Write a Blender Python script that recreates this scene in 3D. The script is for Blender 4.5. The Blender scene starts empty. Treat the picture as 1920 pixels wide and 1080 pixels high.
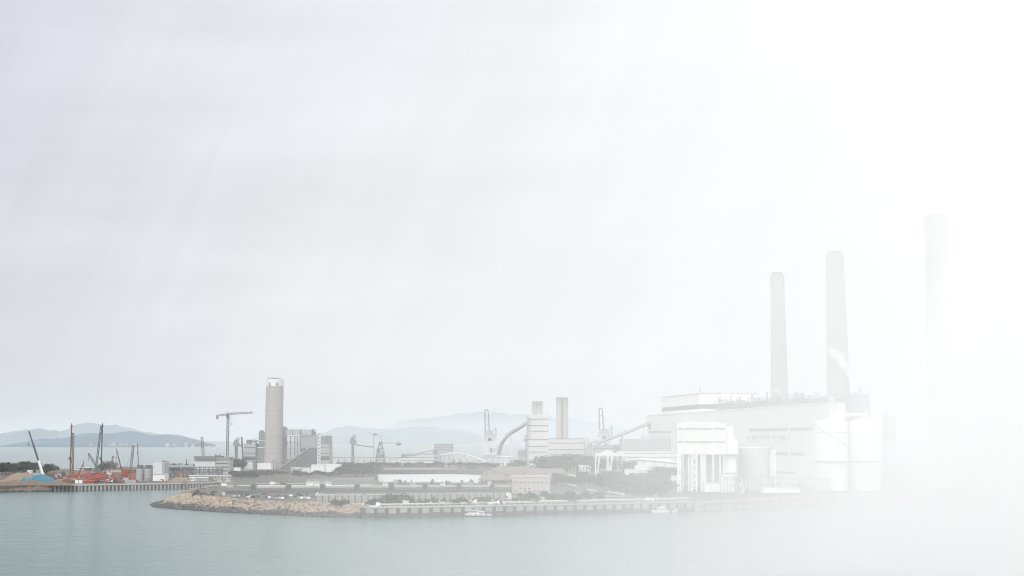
import bpy, bmesh, math, random
from mathutils import Vector, Matrix, noise as mnoise
from mathutils.geometry import tessellate_polygon
random.seed(7)
SC = bpy.context.scene
COL = SC.collection
R = math.radians

# ------------------------------------------------------------------ camera
H = 42.0            # the camera stands on a hillside 42 m above the sea
F = 2667.0          # focal length in photo pixels (50 mm on a 36 mm sensor)
HOR = 824.0
PITCH = math.atan((HOR - 540) / F)
cam = bpy.data.cameras.new('camera')
cam.lens = 50.0; cam.sensor_width = 36.0
cam.clip_start = 1.0; cam.clip_end = 200000.0
camo = bpy.data.objects.new('camera', cam); COL.objects.link(camo)
camo.location = (0, 0, H); camo.rotation_euler = (math.pi / 2 + PITCH, 0, 0)
SC.camera = camo
CP = Vector((0, 0, H))
FW = Vector((0, math.cos(PITCH), math.sin(PITCH))); UP = Vector((0, -math.sin(PITCH), math.cos(PITCH)))

def ray(px, py):
    return FW * F + Vector((px - 960, 0, 0)) + UP * (540 - py)
def W(px, py, Y):                       # a photo pixel at the distance Y
    d = ray(px, py); return CP + d * (Y / d.y)
def G(px, py, z=5.0):                   # a photo pixel on the level z
    d = ray(px, py); return CP + d * ((z - H) / d.z)
def gy(py, z=5.0): return G(960, py, z).y
def zz(py, Y): return W(960, py, Y).z
def K(Y): return Y / F                  # metres per photo pixel

# ------------------------------------------------------------------ render, world, sun
SC.render.engine = 'CYCLES'
SC.cycles.use_denoising = True
SC.cycles.denoiser = 'OPENIMAGEDENOISE'
SC.cycles.denoising_input_passes = 'RGB_ALBEDO_NORMAL'
SC.cycles.denoising_prefilter = 'ACCURATE'
SC.cycles.pixel_filter_type = 'BLACKMAN_HARRIS'; SC.cycles.filter_width = 1.1
SC.cycles.adaptive_threshold = 0.006
SC.cycles.max_bounces = 30
SC.cycles.diffuse_bounces = 3
SC.cycles.glossy_bounces = 3
SC.cycles.volume_bounces = 28
SC.cycles.transparent_max_bounces = 8
SC.cycles.sample_clamp_indirect = 6.0
SC.view_settings.view_transform = 'Standard'
SC.view_settings.look = 'None'
SC.view_settings.exposure = 0.0
SC.view_settings.gamma = 1.0
SUN_EL, SUN_AZ = R(36), R(-148)         # high, behind the camera's left shoulder, veiled by cloud

world = bpy.data.worlds.new('World'); SC.world = world; world.use_nodes = True
nt = world.node_tree; nt.nodes.clear()
def N(t, **k):
    n = nt.nodes.new(t)
    for a, v in k.items(): setattr(n, a, v)
    return n
def mathn(op, a, b=None, clamp=False):
    n = N('ShaderNodeMath', operation=op); n.use_clamp = clamp
    for i, v in enumerate((a, b)):
        if v is None: continue
        if isinstance(v, (int, float)): n.inputs[i].default_value = v
        else: nt.links.new(v, n.inputs[i])
    return n.outputs[0]
def ramp(fac, pts):
    n = N('ShaderNodeValToRGB'); e = n.color_ramp.elements
    while len(e) < len(pts): e.new(0.5)
    for q, (p, c) in zip(e, pts): q.position = p; q.color = (*c, 1)
    nt.links.new(fac, n.inputs[0]); return n.outputs[0]
tc = N('ShaderNodeTexCoord'); sep = N('ShaderNodeSeparateXYZ'); nt.links.new(tc.outputs['Generated'], sep.inputs[0])
sky = N('ShaderNodeTexSky', sky_type='NISHITA'); sky.sun_disc = False
sky.sun_elevation = SUN_EL; sky.sun_rotation = SUN_AZ; sky.altitude = 40; sky.dust_density = 4.0
# the overcast deck: darker towards the horizon, brighter overhead, brightest around the veiled sun
SKY_PTS = [(0.0, (.785, .80, .825)), (.10, (.80, .81, .84)), (.30, (.80, .808, .865)), (.45, (1.36, 1.33, 1.31)), (1.0, (2.36, 2.27, 2.21))]
deck = ramp(sep.outputs['Z'], [(p, tuple(c * .4 for c in col)) for p, col in SKY_PTS])
dk = N('ShaderNodeVectorMath', operation='SCALE'); dk.inputs['Scale'].default_value = 2.5; nt.links.new(deck, dk.inputs[0])
back = mathn('MULTIPLY', mathn('MAXIMUM', mathn('MULTIPLY', sep.outputs['Y'], -1.0), 0.0), 1.46)     # the sky behind the camera
side = mathn('MULTIPLY', mathn('MINIMUM', mathn('MAXIMUM', sep.outputs['X'], -.5), .5), .07)           # the cloud thins out towards the right
gain = mathn('ADD', mathn('ADD', back, 1.0), side)
# soft streaky cloud structure
def band(rot, sc3, det, rough=.55):
    m1 = N('ShaderNodeMapping'); m1.inputs['Rotation'].default_value = (0, R(rot), 0); nt.links.new(tc.outputs['Generated'], m1.inputs[0])
    m2 = N('ShaderNodeMapping'); m2.inputs['Scale'].default_value = sc3; nt.links.new(m1.outputs[0], m2.inputs[0])
    q = N('ShaderNodeTexNoise'); q.inputs['Scale'].default_value = 1.0; q.inputs['Detail'].default_value = det; q.inputs['Roughness'].default_value = rough
    nt.links.new(m2.outputs[0], q.inputs['Vector']); return mathn('SUBTRACT', q.outputs['Fac'], .5)
c1 = mathn('ADD', mathn('MULTIPLY', band(3, (2.0, 1.5, 13.0), 6), .50), mathn('MULTIPLY', band(-22, (24.0, 3.0, 1.3), 4), .24))
gain = mathn('MULTIPLY', gain, mathn('ADD', c1, 1.0))
dk2 = N('ShaderNodeVectorMath', operation='SCALE'); nt.links.new(dk.outputs[0], dk2.inputs[0]); nt.links.new(gain, dk2.inputs['Scale'])
bg1 = N('ShaderNodeBackground'); nt.links.new(sky.outputs[0], bg1.inputs[0]); bg1.inputs[1].default_value = 0.05
lf = N('ShaderNodeMapRange'); lf.interpolation_type = 'SMOOTHSTEP'; lf.inputs['From Min'].default_value = -.15; lf.inputs['From Max'].default_value = -.40; nt.links.new(sep.outputs['X'], lf.inputs['Value'])
tint = N('ShaderNodeMix', data_type='RGBA', blend_type='MULTIPLY'); nt.links.new(lf.outputs[0], tint.inputs['Factor']); nt.links.new(dk2.outputs[0], tint.inputs['A']); tint.inputs['B'].default_value = (.925, .94, .975, 1)
bg2 = N('ShaderNodeBackground'); nt.links.new(tint.outputs['Result'], bg2.inputs[0]); bg2.inputs[1].default_value = 1.0
mx = N('ShaderNodeMixShader'); mx.inputs[0].default_value = 0.93
nt.links.new(bg1.outputs[0], mx.inputs[1]); nt.links.new(bg2.outputs[0], mx.inputs[2])
wo = N('ShaderNodeOutputWorld'); nt.links.new(mx.outputs[0], wo.inputs['Surface'])

sl = bpy.data.lights.new('sun', 'SUN'); sl.energy = 1.4; sl.angle = R(14); sl.color = (1, .965, .91)
so = bpy.data.objects.new('sun', sl); COL.objects.link(so)
sd = Vector((math.sin(SUN_AZ) * math.cos(SUN_EL), math.cos(SUN_AZ) * math.cos(SUN_EL), math.sin(SUN_EL)))
so.rotation_euler = sd.to_track_quat('Z', 'Y').to_euler(); so.location = (0, -200, 400)

# ------------------------------------------------------------------ materials
class Mt: pass
M = Mt()
def pmat(name, col, rough=.8, var=.18, scale=.08, bump=0.0, bscale=1.0, streak=0.0, joint=None, metal=0.0, var2=None, spec=.4):
    """painted or natural surface: two scales of mottling, optional rain streaks, optional cladding joints (period in m, axis, depth)"""
    m = bpy.data.materials.new(name); m.use_nodes = True; t = m.node_tree; b = t.nodes['Principled BSDF']
    def n(ty, **k):
        q = t.nodes.new(ty)
        for a, v in k.items(): setattr(q, a, v)
        return q
    def mm(op, a, c):
        q = n('ShaderNodeMath', operation=op)
        for i, v in enumerate((a, c)):
            if isinstance(v, (int, float)): q.inputs[i].default_value = v
            else: t.links.new(v, q.inputs[i])
        return q.outputs[0]
    geo = n('ShaderNodeNewGeometry')
    def noi(s, det=4, sc3=None):
        q = n('ShaderNodeTexNoise'); q.inputs['Scale'].default_value = s; q.inputs['Detail'].default_value = det
        if sc3:
            mpn = n('ShaderNodeMapping'); mpn.inputs['Scale'].default_value = sc3
            t.links.new(geo.outputs['Position'], mpn.inputs[0]); t.links.new(mpn.outputs[0], q.inputs['Vector'])
        else: t.links.new(geo.outputs['Position'], q.inputs['Vector'])
        return q.outputs['Fac']
    v = mm('ADD', mm('MULTIPLY', mm('SUBTRACT', noi(scale), .5), 2.2 * var), 1.0)
    v = mm('ADD', v, mm('MULTIPLY', mm('SUBTRACT', noi(scale * 9, 2), .5), 1.2 * var))
    if streak: v = mm('ADD', v, mm('MULTIPLY', mm('SUBTRACT', noi(1.0, 4, (.35, .35, .025)), .5), 2 * streak))
    if joint:
        per, ax, dep = joint
        sp = n('ShaderNodeSeparateXYZ'); t.links.new(geo.outputs['Position'], sp.inputs[0])
        fr = mm('FRACT', mm('MULTIPLY', sp.outputs[ax], 1.0 / per), 0)
        v = mm('SUBTRACT', v, mm('MULTIPLY', mm('LESS_THAN', fr, .16), dep))
    vs = n('ShaderNodeVectorMath', operation='SCALE'); vs.inputs[0].default_value = col; t.links.new(v, vs.inputs['Scale'])
    out = vs.outputs[0]
    if var2:
        mxn = n('ShaderNodeMix', data_type='RGBA'); t.links.new(out, mxn.inputs['A'])
        mxn.inputs['B'].default_value = (*var2, 1)
        t.links.new(mm('MULTIPLY', mm('GREATER_THAN', noi(scale * 2.3, 5), .54), .8), mxn.inputs['Factor']); out = mxn.outputs['Result']
    t.links.new(out, b.inputs['Base Color'])
    b.inputs['Roughness'].default_value = rough; b.inputs['Metallic'].default_value = metal
    b.inputs['Specular IOR Level'].default_value = spec
    if bump:
        bp = n('ShaderNodeBump'); bp.inputs['Strength'].default_value = .8; bp.inputs['Distance'].default_value = bump
        t.links.new(noi(bscale, 4), bp.inputs['Height']); t.links.new(bp.outputs[0], b.inputs['Normal'])
    return m

M.concrete = pmat('weathered_concrete', (.282, .274, .264), .9, .10, .05, streak=.14, joint=(6.0, 2, .10))
M.concrete_pale = pmat('pale_concrete', (.32, .317, .303), .9, .12, .06, streak=.1)
M.concrete_dark = pmat('stained_concrete', (.075, .075, .07), .9, .25, .15, streak=.2)
M.cream = pmat('cream_cladding', (.60, .595, .58), .7, .06, .03, streak=.06, joint=(6.0, 1, .03))
M.white = pmat('white_paint', (.55, .56, .56), .6, .07, .06, streak=.06)
M.white_clad = pmat('white_cladding', (.44, .455, .455), .6, .06, .05, streak=.07, joint=(4.0, 0, .05))
M.lgrey = pmat('light_grey_cladding', (.27, .285, .285), .7, .08, .05, streak=.06, joint=(3.0, 0, .05))
M.grey = pmat('grey_cladding', (.145, .157, .163), .7, .10, .05, streak=.08, joint=(3.0, 0, .06))
M.dgrey = pmat('dark_grey_steel', (.04, .044, .048), .6, .18, .1)
M.steel = pmat('grey_steel', (.10, .11, .117), .55, .15, .12)
M.greensteel = pmat('grey_green_steel', (.085, .112, .107), .6, .15, .12)
M.glass = pmat('dark_window_band', (.06, .065, .07), .25, .2, .2)
M.bright = pmat('bright_white_paint', (.72, .72, .71), .6, .05, .05, streak=.05)
M.pane = pmat('grey_window_band', (.15, .155, .16), .3, .15, .2)
M.midgrey = pmat('mid_grey_cladding', (.20, .215, .22), .7, .1, .05, streak=.1, joint=(3.0, 0, .06))
M.louvre = pmat('dark_louvres', (.045, .048, .05), .7, .15, .2, joint=(1.0, 2, .3))
M.orange = pmat('orange_paint', (.34, .06, .022), .55, .2, .3)
M.red = pmat('faded_red_paint', (.23, .036, .02), .6, .2, .3)
M.rust = pmat('rusty_steel', (.105, .058, .04), .85, .3, .3)
M.redmast = pmat('rust_red_mast', (.165, .10, .07), .7, .2, .2)
M.tarp = pmat('blue_tarpaulin', (.001, .088, .130), .55, .16, .3, bump=.4, bscale=.5)
M.soil = pmat('brown_soil', (.105, .075, .055), .95, .25, .12, bump=.4, bscale=.6, var2=(.085, .07, .055))
M.sand = pmat('pale_sand', (.165, .118, .082), .95, .2, .1, bump=.3, bscale=.6)
M.timber = pmat('tan_timber', (.25, .175, .11), .85, .2, .4)
M.rock = pmat('tan_granite', (.265, .205, .15), .9, .22, .35, bump=.15, bscale=2.5, var2=(.16, .13, .10))
M.rock2 = pmat('grey_granite', (.20, .18, .155), .9, .22, .35, bump=.15, bscale=2.5)
M.rockdark = pmat('wet_dark_rock', (.028, .03, .028), .7, .3, .5, bump=.15, bscale=2.5)
M.asphalt = pmat('dark_ground', (.042, .042, .038), .95, .2, .03, bump=.1, bscale=.8, var2=(.082, .078, .064))
M.road = pmat('asphalt', (.062, .062, .062), .9, .12, .05)
M.kerb = pmat('pale_kerb_paint', (.42, .42, .40), .8, .15, .2)
M.scrub = pmat('scrubby_turf', (.042, .046, .030), .95, .3, .06, bump=.3, bscale=.7, var2=(.085, .078, .06))
M.coal = pmat('grey_gravel_heap', (.12, .108, .095), .95, .3, .3, bump=.5, bscale=.6, var2=(.18, .15, .13))
M.bark = pmat('bark', (.06, .05, .04), .95, .2, .5)
M.beige = pmat('beige_render', (.335, .315, .29), .85, .06, .06, streak=.07)
M.hill = pmat('hazed_wooded_hillside', (.045, .09, .135), .95, .3, .006, var2=(.06, .105, .14))  # blue of the distant haze is put into the base colour
M.hill_far = pmat('hazed_far_hillside', (.12, .17, .20), .95, .2, .002)  # paler still: more of the haze is put into the colour
M.rubber = pmat('black_rubber', (.03, .03, .03), .8, .2, .5)
M.bluepaint = pmat('blue_paint', (.05, .12, .25), .5, .1, .4)
def leafmat(name, c):
    m = pmat(name, c, .8, .55, .22, spec=.2); t = m.node_tree; b = t.nodes['Principled BSDF']; src = b.inputs['Base Color'].links[0].from_socket
    oi = t.nodes.new('ShaderNodeObjectInfo'); mr = t.nodes.new('ShaderNodeMapRange'); mr.inputs['To Min'].default_value = .55; mr.inputs['To Max'].default_value = 1.75
    t.links.new(oi.outputs['Random'], mr.inputs['Value']); vs = t.nodes.new('ShaderNodeVectorMath'); vs.operation = 'SCALE'
    t.links.new(src, vs.inputs[0]); t.links.new(mr.outputs[0], vs.inputs['Scale']); t.links.new(vs.outputs[0], b.inputs['Base Color']); return m      # every tree its own green
M.leaf = [leafmat('leaf_dark', (.018, .026, .014)), leafmat('leaf_mid', (.027, .036, .02)), leafmat('leaf_dry', (.045, .047, .03))]

# ------------------------------------------------------------------ mesh builder and object helpers
class MB:
    def __init__(s): s.v = []; s.f = []; s.sm = []
    def add(s, vs, fs, smooth=False):
        b = len(s.v); s.v += [Vector(v) for v in vs]; s.f += [tuple(b + i for i in f) for f in fs]; s.sm += [smooth] * len(fs); return s
    def box(s, x0, x1, y0, y1, z0, z1):
        return s.add([(x0, y0, z0), (x1, y0, z0), (x1, y1, z0), (x0, y1, z0), (x0, y0, z1), (x1, y0, z1), (x1, y1, z1), (x0, y1, z1)],
                     [(0, 3, 2, 1), (4, 5, 6, 7), (0, 1, 5, 4), (1, 2, 6, 5), (2, 3, 7, 6), (3, 0, 4, 7)])
    def pbox(s, x0, x1, yt, yb, Y, dep):               # a box whose front is given in photo pixels at the distance Y
        a = W(x0, (yt + yb) / 2, Y); b = W(x1, (yt + yb) / 2, Y)
        return s.box(a.x, b.x, Y, Y + dep, zz(yb, Y), zz(yt, Y))
    def prism(s, poly, z0, z1):
        n = len(poly)
        vs = [(p[0], p[1], z0) for p in poly] + [(p[0], p[1], z1) for p in poly]
        tri = tessellate_polygon([[Vector((p[0], p[1], 0)) for p in poly]])
        fs = [tuple(t) for t in tri] + [tuple(i + n for i in t) for t in tri]
        fs += [(i, (i + 1) % n, n + (i + 1) % n, n + i) for i in range(n)]
        return s.add(vs, fs)
    def tube(s, p0, p1, r0, r1=None, n=8, smooth=True, caps=True):
        p0 = Vector(p0); p1 = Vector(p1); r1 = r0 if r1 is None else r1
        d = (p1 - p0).normalized(); a = d.orthogonal().normalized(); b = d.cross(a)
        vs = []
        for p, r in ((p0, r0), (p1, r1)):
            for i in range(n):
                t = 2 * math.pi * (i + .5) / n
                vs.append(p + a * (r * math.cos(t)) + b * (r * math.sin(t)))
        s.add(vs, [(i, (i + 1) % n, n + (i + 1) % n, n + i) for i in range(n)], smooth and n > 4)
        if caps: s.add(vs, [tuple(reversed(range(n))), tuple(range(n, 2 * n))])
        return s
    def bar(s, p0, p1, w): return s.tube(p0, p1, w * .7071, n=4, smooth=False)
    def poly(s, pts, w):
        for a, b in zip(pts, pts[1:]): s.bar(a, b, w)
        return s
    def lathe(s, c, prof, n=28, smooth=True):
        vs = []; m = len(prof)
        for r, z in prof:
            for i in range(n):
                t = 2 * math.pi * i / n; vs.append((c[0] + r * math.cos(t), c[1] + r * math.sin(t), c[2] + z))
        fs = [(k * n + i, k * n + (i + 1) % n, (k + 1) * n + (i + 1) % n, (k + 1) * n + i) for k in range(m - 1) for i in range(n)]
        s.add(vs, fs, smooth)
        s.add(vs[:n], [tuple(reversed(range(n)))]); s.add(vs[-n:], [tuple(range(n))])
        return s
    def lattice(s, p0, p1, w, bays, t=.25, side=None):  # a square lattice mast from p0 to p1
        p0 = Vector(p0); p1 = Vector(p1); d = (p1 - p0).normalized()
        a = (side or (Vector((0, 1, 0)) if abs(d.y) < .9 else Vector((1, 0, 0)))).cross(d).normalized(); b = d.cross(a)
        cs = [(a + b) * (w / 2), (a - b) * (w / 2), (-a - b) * (w / 2), (b - a) * (w / 2)]
        for c in cs: s.bar(p0 + c, p1 + c, t)
        for k in range(bays):
            q0 = p0.lerp(p1, k / bays); q1 = p0.lerp(p1, (k + 1) / bays)
            for i in range(4):
                c, e = cs[i], cs[(i + 1) % 4]
                if k % 2: c, e = e, c
                s.bar(q0 + c, q1 + e, t * .65)
        return s
    def rock(s, c, r, rng, sq=.75):
        bm = bmesh.new(); bmesh.ops.create_icosphere(bm, subdivisions=1, radius=1)
        ax = [rng.uniform(.65, 1.25) for _ in range(3)]; rot = Matrix.Rotation(rng.uniform(0, 6.28), 3, 'Z') @ Matrix.Rotation(rng.uniform(-.5, .5), 3, 'X')
        vs = []
        for v in bm.verts:
            k = rng.uniform(.78, 1.15); p = Vector((v.co.x * ax[0], v.co.y * ax[1], v.co.z * ax[2] * sq)) * (r * k)
            vs.append(rot @ p + Vector(c))
        s.add(vs, [tuple(v.index for v in f.verts) for f in bm.faces]); bm.free(); return s
    def build(s, name, mat, parent=None):
        me = bpy.data.meshes.new(name)
        off = WL[parent.name] if parent is not None else Vector((0, 0, 0))
        if parent is None and s.v:
            lo = Vector([min(v[i] for v in s.v) for i in range(3)]); hi = Vector([max(v[i] for v in s.v) for i in range(3)])
            off = Vector(((lo.x + hi.x) / 2, (lo.y + hi.y) / 2, lo.z))
        me.from_pydata([v - off for v in s.v], [], s.f); me.polygons.foreach_set('use_smooth', s.sm)
        me.materials.append(mat); me.update()
        bm = bmesh.new(); bm.from_mesh(me); bmesh.ops.recalc_face_normals(bm, faces=bm.faces); bm.to_mesh(me); bm.free()
        o = bpy.data.objects.new(name, me); COL.objects.link(o)
        if parent is None: o.location = off; WL[o.name] = off
        else: o.parent = parent; WL[o.name] = off       # children share their thing's origin
        return o
WL = {}
def tag(o, label=None, cat=None, group=None, kind=None):
    if label: o['label'] = label
    if cat: o['category'] = cat
    if group: o['group'] = group
    if kind: o['kind'] = kind
    return o
def thing(name, label, cat, loc, group=None):
    o = bpy.data.objects.new(name, None); COL.objects.link(o); o.empty_display_size = 1
    o.location = loc; WL[o.name] = Vector(loc); return tag(o, label, cat, group)
def copy_tree(o, loc=None, rz=None, scale=None, parent=None, label=None, group=None):
    c = o.copy(); COL.objects.link(c)
    if parent is not None: c.parent = parent
    if loc is not None: c.location = loc
    if rz is not None: c.rotation_euler = (0, 0, rz)
    if scale is not None: c.scale = scale if hasattr(scale, '__len__') else (scale,) * 3
    if label: c['label'] = label
    if group: c['group'] = group
    for ch in list(KIDS(o)): copy_tree(ch, parent=c)
    return c
def KIDS(o): return [x for x in COL.objects if x.parent == o]

# ------------------------------------------------------------------ sea, land, hills, haze
def water_mat():
    m = bpy.data.materials.new('sea_water'); m.use_nodes = True; t = m.node_tree; b = t.nodes['Principled BSDF']
    b.inputs['Base Color'].default_value = (.034, .087, .085, 1); b.inputs['Specular IOR Level'].default_value = .38; b.inputs['Roughness'].default_value = .18; b.inputs['IOR'].default_value = 1.33
    g = t.nodes.new('ShaderNodeNewGeometry'); prev = None
    for sc3, dist in (((.035, .09, .1), 1.3), ((.16, .40, .5), .5), ((.7, 1.3, 1), .08)):
        mpn = t.nodes.new('ShaderNodeMapping'); mpn.inputs['Scale'].default_value = sc3; mpn.inputs['Rotation'].default_value = (0, 0, R(8))
        q = t.nodes.new('ShaderNodeTexNoise'); q.inputs['Scale'].default_value = 1; q.inputs['Detail'].default_value = 3
        t.links.new(g.outputs['Position'], mpn.inputs[0]); t.links.new(mpn.outputs[0], q.inputs['Vector'])
        bp = t.nodes.new('ShaderNodeBump'); bp.inputs['Strength'].default_value = 1; bp.inputs['Distance'].default_value = dist
        t.links.new(q.outputs['Fac'], bp.inputs['Height'])
        if prev: t.links.new(prev, bp.inputs['Normal'])
        prev = bp.outputs[0]
    t.links.new(prev, b.inputs['Normal'])
    # reflection gradient put into the specular level: dimmer near, brighter far out
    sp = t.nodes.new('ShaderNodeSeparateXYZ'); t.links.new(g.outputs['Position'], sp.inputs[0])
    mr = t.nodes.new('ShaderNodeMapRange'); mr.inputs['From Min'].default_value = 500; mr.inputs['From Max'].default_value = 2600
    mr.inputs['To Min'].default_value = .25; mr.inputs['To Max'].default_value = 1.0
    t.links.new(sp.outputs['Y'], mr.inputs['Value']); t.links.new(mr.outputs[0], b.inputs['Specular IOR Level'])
    return m
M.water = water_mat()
SEA = 70000
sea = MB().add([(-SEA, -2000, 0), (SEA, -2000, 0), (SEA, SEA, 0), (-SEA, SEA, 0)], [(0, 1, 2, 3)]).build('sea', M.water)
tag(sea, kind='structure')

def hill(name, pts, Y, depth, mat, seed):
    """a ridge island: PTS is its skyline as (px, py), its shore lies at the distance Y"""
    rng = random.Random(seed)
    xs = [p[0] for p in pts]; n = 90; rows = 14; vs = []; fs = []
    def sk(x):
        for (xa, ya), (xb, yb) in zip(pts, pts[1:]):
            if xa <= x <= xb:
                t = (x - xa) / (xb - xa); t = t * t * (3 - 2 * t) * .5 + t * .5
                return ya + (yb - ya) * t
        return pts[-1][1]
    for j in range(rows + 1):
        v = j / rows
        for i in range(n + 1):
            x = xs[0] + (xs[-1] - xs[0]) * i / n
            Yc = Y + depth * v; zt = W(x, sk(x), Y + depth * .55).z
            prof = max(0.0, math.sin(math.pi * min(1, v / 1.1))) ** .75
            wx = W(x, HOR, Y + depth * .55).x
            nzv = mnoise.fractal(Vector((wx * .0034, Yc * .0034, seed * 3.1)), 1.0, 2.0, 6) * (.24 if Y < 12000 else .10) * zt * min(1, v * 3)
            vs.append((wx, Yc, max(-2.0, (zt + nzv) * prof - 1.0)))
    w = n + 1
    fs = [(j * w + i, j * w + i + 1, (j + 1) * w + i + 1, (j + 1) * w + i) for j in range(rows) for i in range(n)]
    b = [i for i in range(w)] + [j * w + n for j in range(1, rows + 1)] + [rows * w + i for i in range(n - 1, -1, -1)] + [j * w for j in range(rows - 1, 0, -1)]
    nb = len(vs); low = [Vector((vs[k][0], vs[k][1], -2.5)) for k in b]
    mb = MB().add(vs + low, fs + [(b[i], b[(i + 1) % len(b)], nb + (i + 1) % len(b), nb + i) for i in range(len(b))], True)
    return tag(mb.build(name, mat), kind='structure')
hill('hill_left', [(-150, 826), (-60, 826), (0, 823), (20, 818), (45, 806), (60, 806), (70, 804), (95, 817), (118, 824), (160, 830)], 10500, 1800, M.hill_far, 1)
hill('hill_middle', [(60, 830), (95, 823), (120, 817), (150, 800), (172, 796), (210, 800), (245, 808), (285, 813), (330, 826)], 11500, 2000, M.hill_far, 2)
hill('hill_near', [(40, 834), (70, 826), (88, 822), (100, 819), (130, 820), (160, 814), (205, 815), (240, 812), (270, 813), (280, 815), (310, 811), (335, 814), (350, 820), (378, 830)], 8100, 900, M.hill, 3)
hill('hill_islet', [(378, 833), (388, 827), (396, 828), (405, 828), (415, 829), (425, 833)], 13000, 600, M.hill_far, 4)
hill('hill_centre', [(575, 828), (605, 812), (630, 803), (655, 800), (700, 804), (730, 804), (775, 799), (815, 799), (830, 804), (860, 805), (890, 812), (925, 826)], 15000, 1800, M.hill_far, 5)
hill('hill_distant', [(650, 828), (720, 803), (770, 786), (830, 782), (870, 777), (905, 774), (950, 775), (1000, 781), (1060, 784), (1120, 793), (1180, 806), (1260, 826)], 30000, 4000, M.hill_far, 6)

# the reclaimed land: one sheet with a lagoon cut out of it, its edges dropping into the sea
GZ = 5.0
QP = [(684, 953.0), (800, 951.7), (1000, 948.2), (1150, 945.6), (1300, 942.0)]
front = [(-90, 912), (0, 911), (100, 909.3), (150, 908.5), (250, 907), (340, 905.5), (425, 903), (442, 905.5), (415, 911), (372, 919), (346, 927), (356, 930.5), (372, 932), (395, 935), (440, 939.5), (520, 945), (580, 947), (640, 949)] + QP + [
         (1460, 933), (1560, 927.8), (1760, 922.8), (2300, 905)]
outer = [G(x, y, GZ) for x, y in front]
back = [(2300, 2300), (1500, 2350), (1000, 2300), (640, 2200), (420, 2130), (300, 2040), (215, 1900), (60, 1760), (-60, 1700), (-200, 1650)]
outer += [Vector((W(x, HOR, y).x, y, GZ)) for x, y in back]
lag = [(702, 1205), (800, 1212), (965, 1225), (975, 1300), (935, 1500), (905, 1700), (860, 1745), (702, 1725)]
lagoon = [Vector((W(x, HOR, y).x, y, GZ)) for x, y in lag]
lag2 = [(874, 1800), (893, 1790), (920, 1900), (905, 2000), (872, 2000)]
lagoon2 = [Vector((W(x, HOR, y).x, y, GZ)) for x, y in lag2]
pts = outer + lagoon + lagoon2
tri = tessellate_polygon([outer, lagoon, lagoon2])
mb = MB().add(pts, [tuple(t) for t in tri])
for loop, out in ((outer, 1), (lagoon, -1), (lagoon2, -1)):
    n = len(loop); c = sum((Vector(p) for p in loop), Vector()) / n
    low = []
    for i, p in enumerate(loop):
        a, b = loop[i - 1], loop[(i + 1) % n]; t = (b - a).normalized(); nn = Vector((t.y, -t.x, 0))
        if (nn.dot(p - c) > 0) != (out > 0): nn = -nn
        q = p + nn * (.05 if out > 0 else 6.0); low.append(Vector((q.x, q.y, -1.5)))
    mb.add(list(loop) + low, [(i, (i + 1) % n, n + (i + 1) % n, n + i) for i in range(n)])
tag(mb.build('ground', M.asphalt), kind='structure')

def sheet(name, pxs, mat, lift, z=GZ):
    p = [G(x, y, z) + Vector((0, 0, lift)) for x, y in pxs]
    tri = tessellate_polygon([[Vector((q.x, q.y, 0)) for q in p]])
    return tag(MB().add(p, [tuple(t) for t in tri]).build(name, mat), kind='structure')

# haze: an even thin air round everything, and an added fog volume shaped to fade the right to white
def vol(name, col, dens, g=0.0):
    m = bpy.data.materials.new(name); m.use_nodes = True; t = m.node_tree; t.nodes.clear()
    p = t.nodes.new('ShaderNodeVolumePrincipled'); p.inputs['Color'].default_value = (*col, 1); p.inputs['Density'].default_value = dens
    p.inputs['Anisotropy'].default_value = g
    o = t.nodes.new('ShaderNodeOutputMaterial'); t.links.new(p.outputs[0], o.inputs['Volume']); return m
HB = 75000
tag(MB().box(-HB, HB, -3000, HB, -4, 330).build('haze', vol('haze_air', (.735, .775, .815), 5.5e-5)), kind='stuff')

TAU = [(20, 0.0), (200, .04), (450, .15), (700, .32), (950, .45), (1100, .62), (1200, .82), (1350, .95), (1460, 1.1), (1567, 1.35), (1660, 1.65), (1757, 1.72), (1850, 3.0), (1920, 5.5), (2250, 8.0)]
FD = .027; FY = 200.0
nb, nf = [], []
for x, t in TAU:
    a = W(x, HOR, FY); b = W(x, HOR, FY + max(t, .004) / FD)
    nb.append(a); nf.append(b)
foot = [(p.x, p.y) for p in nb] + [(p.x, p.y) for p in reversed(nf)]
tag(MB().prism(foot, -3.5, 195).build('added_fade_fog', vol('fade_fog', (1, .997, .994), FD)), kind='stuff')

# a second added fog volume that whitens the near water; it climbs towards the right
LOWS = [(300, .0, 425, 14), (480, .06, 425, 14), (960, .22, 425, 14), (1250, .42, 428, 16), (1400, .7, 450, 22), (1500, 1.0, 480, 26), (1600, 1.4, 500, 34), (1680, 1.9, 515, 46), (1757, 2.4, 520, 62), (1850, 2.6, 520, 84), (1960, 3.0, 520, 95), (2250, 2.8, 520, 95)]
LD = .011; vs = []
for x, t, fy, top in LOWS:
    for Yv, z in ((fy - max(t, .004) / LD, -3.2), (fy, -3.2), (fy, top * 1.7)): p = W(x, HOR, Yv); vs.append((p.x, fy if z > 0 else Yv, z))
n = len(LOWS); fs = [(0, 1, 2), (3 * n - 3, 3 * n - 1, 3 * n - 2)]
for i in range(n - 1):
    q = 3 * i; fs += [(q, q + 3, q + 4, q + 1), (q + 1, q + 4, q + 5, q + 2), (q + 2, q + 5, q + 3, q)]
tag(MB().add(vs, fs).build('added_low_fade_fog', vol('low_fade_fog', (1, .997, .994), LD)), kind='stuff')

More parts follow.
